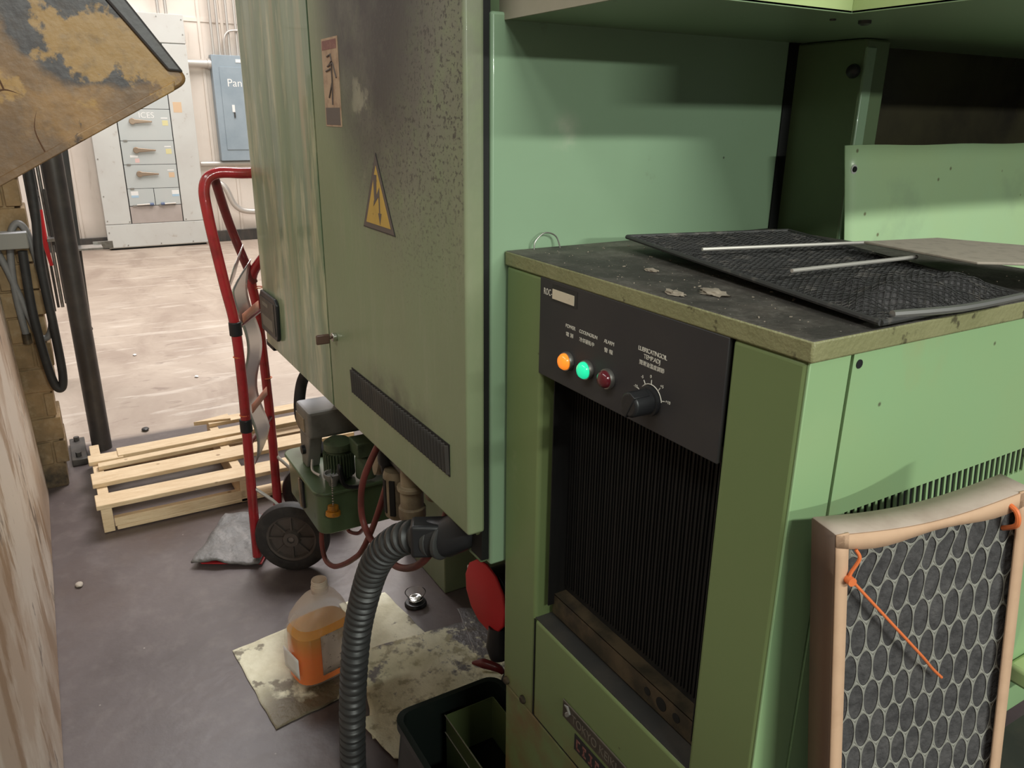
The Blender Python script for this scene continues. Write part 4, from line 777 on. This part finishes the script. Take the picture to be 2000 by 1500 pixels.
outl = [CA, CB, CB.lerp(CC, .5), CB.lerp(CC, .86), CB.lerp(CC, .96)+V((0, .001, -.001)), CC.lerp(CD, .0)+V((0, -.004, -.001)), CC.lerp(CD, .05), CC.lerp(CD, .12), CC.lerp(CD, .5), CD, V((-1.24, -.15, 1.35)), V((-1.24, -.15, 1.70))]
# tip rounded with an arc
t1, t2 = CC.lerp(CB, .10), CC.lerp(CD, .06)
arc_ = [t1.lerp(CC, k/6).lerp(CC.lerp(t2, k/6), k/6) for k in range(7)]
outl = [CA, CB]+arc_+[CC.lerp(CD, .5), CD, V((-1.24, -.15, 1.35)), V((-1.24, -.15, 1.70))]
MB().prism(outl, (-.014, 0, 0)).build('chute_plate', m_rust, ct, bevel=.005, seg=3)
fold = [CB+V((.002, -.022, 0)), CB+V((.002, .001, 0)), t1+V((.002, .001, 0)), t1+V((.002, -.010, -.004))]
MB().prism([CB+V((0, .0, 0)), CB+V((0, -.030, .004)), t1+V((0, -.020, .001)), t1+V((0, .0, .0))], (.006, 0, 0)).build('chute_flange', m_chdark, ct, bevel=.004, label='dark grey folded flange along the upper edge')
MB().prism([t2.lerp(CD, .02), CD, CD+V((0, -.004, .010)), t2+V((0, -.004, .010))], (.003, 0, 0)).build('chute_flange', m_rust, ct, bevel=.002)
for P in ([(-1.2385, -.085, 1.505), (-1.2385, -.045, 1.512), (-1.2385, -.022, 1.524), (-1.2385, .004, 1.514)], [(-1.2385, -.022, 1.524), (-1.2385, -.034, 1.570), (-1.2385, -.055, 1.65)], [(-1.2385, .010, 1.50), (-1.2385, .004, 1.475), (-1.2385, .012, 1.445)], [(-1.2385, .09, 1.535), (-1.2385, .10, 1.512), (-1.2385, .108, 1.497)]):
    MB().tube(P, .0016, 8, smooth=6).build('weld_seam', m_rustd, ct)

# ------------------------------------------------------------------ far wall: switchboard
sb = thing('switchboard', (-9.9, 1.08, 0), 'tall light grey electrical switchboard cabinet against the far wall', 'switchboard')
FX = -9.9
MB().box(-10.09, FX-.02, .555, 1.62, .02, 2.50).build('body', m_lgrey, sb, bevel=.004)
MB().box(FX-.02, FX, .550, 1.625, .03, .285).build('kick_panel', m_lgrey, sb, bevel=.004)
MB().box(FX-.02, FX, .550, .815, .29, 2.20).build('left_strip', m_lgrey, sb, bevel=.004)
MB().box(FX-.02, FX, 1.375, 1.625, .29, 2.20).build('right_strip', m_lgrey, sb, bevel=.004)
MB().box(FX-.02, FX, .550, 1.625, 2.21, 2.50).build('top_panel', m_lgrey, sb, bevel=.004)
MB().box(-10.02, FX-.04, .58, 1.60, 0, .03).build('plinth', m_black, sb)
MB().box(FX-.018, FX-.014, .815, 1.375, .288, 2.2).build('door_gap', m_black, sb)
zs = [(.935, 1.185), (.675, .930), (1.19, 1.52), (1.525, 1.85), (1.855, 2.19)]
def sdoor(y0, y1, z0, z1, handle=True):
    d = MB().box(FX-.014, FX-.002, y0, y1, z0, z1).build('switch_door', m_dgrey, sb, bevel=.002)
    MB().box(FX-.003, FX+.006, y0+.03, y0+.07, z0-.008, z0+.008).build('latch', m_steel, d)
    if handle:
        zc = z0+(z1-z0)*.62; yc = y0+.145
        q = [(FX+.012, yc+.034*math.cos(a), zc+.034*math.sin(a)) for a in [math.radians(40+k*28) for k in range(11)]]+[(FX+.012, yc+.20, zc-.012), (FX+.012, yc+.20, zc+.004)]
        MB().prism(q, (.012, 0, 0)).build('handle', m_bronze, d, bevel=.004)
        MB().box(FX-.002, FX-.001, y1-.10, y1-.03, zc+.028, zc+.040).build('door_tag', m_paper, d)
        MB().box(FX-.002, FX-.001, y1-.09, y1-.03, zc-.045, zc+.010).build('door_sticker', m_ylab if z0 > .7 else m_olab, d)
    return d
d1 = sdoor(.825, 1.366, .935, 1.185); d2 = sdoor(.825, 1.366, .675, .930); d3 = sdoor(.825, 1.366, 1.19, 1.52); sdoor(.825, 1.366, 1.525, 1.85, False); sdoor(.825, 1.366, 1.855, 2.19, False)
MB().box(FX-.002, FX-.001, .90, .98, 1.01, 1.035).build('white_tag', m_paper, d1); MB().box(FX-.002, FX-.001, .945, .99, .955, 1.0).build('pink_sticker', m_pink, d1)
d4 = sdoor(.825, 1.092, .485, .670, False); d5 = sdoor(1.098, 1.366, .485, .670, False)
for d, y in ((d4, .855), (d5, 1.285)):
    MB().box(FX-.002, FX-.001, y, y+.075, .60, .645).build('white_tag', m_paper, d); MB().box(FX-.002, FX-.001, y, y+.075, .575, .60).build('blue_tag', m_bluep, d)
for d, y0, y1, gy in ((d4, .90, 1.06, 1.035), (d5, 1.15, 1.31, 1.15)):
    hn = MB().cyl((FX+.015, y0, .495), (FX+.015, y1, .500), .010).build('bar_handle', m_galv, d)
    MB().cyl((FX+.015, gy, .497), (FX+.015, gy+.04, .498), .015).build('handle_grip', m_bprint, hn)
MB().box(FX-.014, FX-.004, .825, 1.366, .29, .478).build('lower_plate', m_pinkg, sb, bevel=.002)
text('ICES', 'chalk_text', (FX-.0015, 1.04, 1.43), .085, m_paper, d3, face='+x')
MB().box(FX, FX+.001, 1.41, 1.50, 1.49, 1.60).build('tan_notice', m_olab, sb)
for y, z in ((.575, .33), (.575, .60), (.575, 1.0), (.80, .31), (1.40, .31), (.575, .09), (.575, .2), (.75, .05), (1.1, .05), (1.45, .05), (1.60, 1.9), (1.60, 2.3), (1.60, 2.45), (1.35, 2.47), (1.1, 2.47)):
    MB().cyl((FX, y, z), (FX+.004, y, z), .007, 8).build('screw', m_steel, sb)
pb = thing('breaker_panel', (-10.1, 2.12, .95), 'blue grey breaker panel box mounted on the far wall', 'breaker panel')
MB().box(-10.09, -9.96, 1.885, 2.45, .955, 2.115).build('box', m_blue, pb, bevel=.004)
bd = MB().box(-9.96, -9.952, 1.96, 2.42, 1.08, 1.99).build('door', m_blue, pb, bevel=.002)
MB().box(-9.952, -9.945, 2.06, 2.09, 1.50, 1.58).build('latch', m_paper, bd); MB().box(-9.952, -9.94, 2.075, 2.09, 1.44, 1.50).build('latch_lever', m_dsteel, bd)
text('Panel', 'chalk_text', (-9.951, 2.03, 1.78), .12, m_paper, bd, face='+x')
MB().box(-9.96, -9.955, 2.15, 2.25, 2.04, 2.075).build('white_tag', m_paper, pb)
for k, (y, lab) in enumerate(((1.388, 'thin conduit rising from the switchboard top, left of the pair'), (1.467, 'thin conduit rising from the switchboard top, right of the pair'))):
    tag(MB().cyl((-9.98, y, 2.501), (-9.98, y, 5), .018).build('conduit', m_galv), lab, 'conduit', 'conduits on the far wall')
for k, (y, lab) in enumerate(((1.93, 'leftmost conduit above the breaker panel'), (2.00, 'second conduit above the breaker panel'), (2.11, 'third conduit above the breaker panel'), (2.20, 'fourth conduit above the breaker panel'), (2.29, 'conduit above the breaker panel farthest right'))):
    tag(MB().cyl((-10.02, y, 2.117), (-10.02, y, 5), .016).build('conduit', m_galv), lab, 'conduit', 'conduits on the far wall')
tag(MB().tube([(-9.99, 2.05, 2.117), (-9.99, 2.05, 2.25), (-9.99, 2.08, 2.34), (-9.99, 2.16, 2.38), (-9.99, 2.4, 2.38)], .012, 10, smooth=8).build('conduit', m_galv), 'conduit bent over to the right above the breaker panel', 'conduit', 'conduits on the far wall')
tag(MB().cyl((-10.02, 1.62, 2.02), (-10.02, 1.885, 2.02), .045).cyl((-10.02, 1.85, 2.02), (-10.02, 1.884, 2.02), .055).build('pipe_nipple', m_galv), 'fat short pipe joining switchboard and breaker panel', 'pipe')
tag(MB().cyl((-10.06, 1.66, .92), (-10.06, 3.0, .92), .03).build('wall_pipe', m_galv), 'horizontal pipe on the far wall below the breaker panel', 'pipe')
tag(MB().tube([(-10.1, 1.72, .74), (-10.0, 1.74, .74), (-9.95, 1.88, .66), (-9.95, 1.98, .44), (-9.95, 2.14, .36), (-9.95, 2.5, .36)], .035, 14, smooth=8).build('bent_duct', m_galv), 'curved pale pipe bending along the foot of the far wall', 'pipe')

# small bits on the floor
def pebble(x, y, s, mat, lab, cat='debris'):
    b = MB(); q = bmesh.ops.create_icosphere(b.bm, subdivisions=2, radius=1)['verts']
    for v in q: v.co = V((x, y, s*.45))+V((v.co.x*s*1.3, v.co.y*s, v.co.z*s*.45))*(1+.3*noise.noise(v.co*2+V((x, y, 0))))
    tag(b.build('floor_scrap', mat), lab, cat, 'scraps on the floor')
pebble(-4.0, .255, .018, m_dsteel, 'dark metal scrap on the floor behind the pallet')
pebble(-4.75, .62, .012, m_paper, 'white fleck on the pale floor right of the post')
pebble(-5.4, .35, .012, m_paper, 'white crumb on the pale floor beside the rack')
pebble(-2.65, -.10, .013, m_mill, 'brown crumb on the dark floor near the tan machine side')
pebble(-1.98, .70, .006, m_blk, 'tiny black crumb beside the pale pad and glass cup')
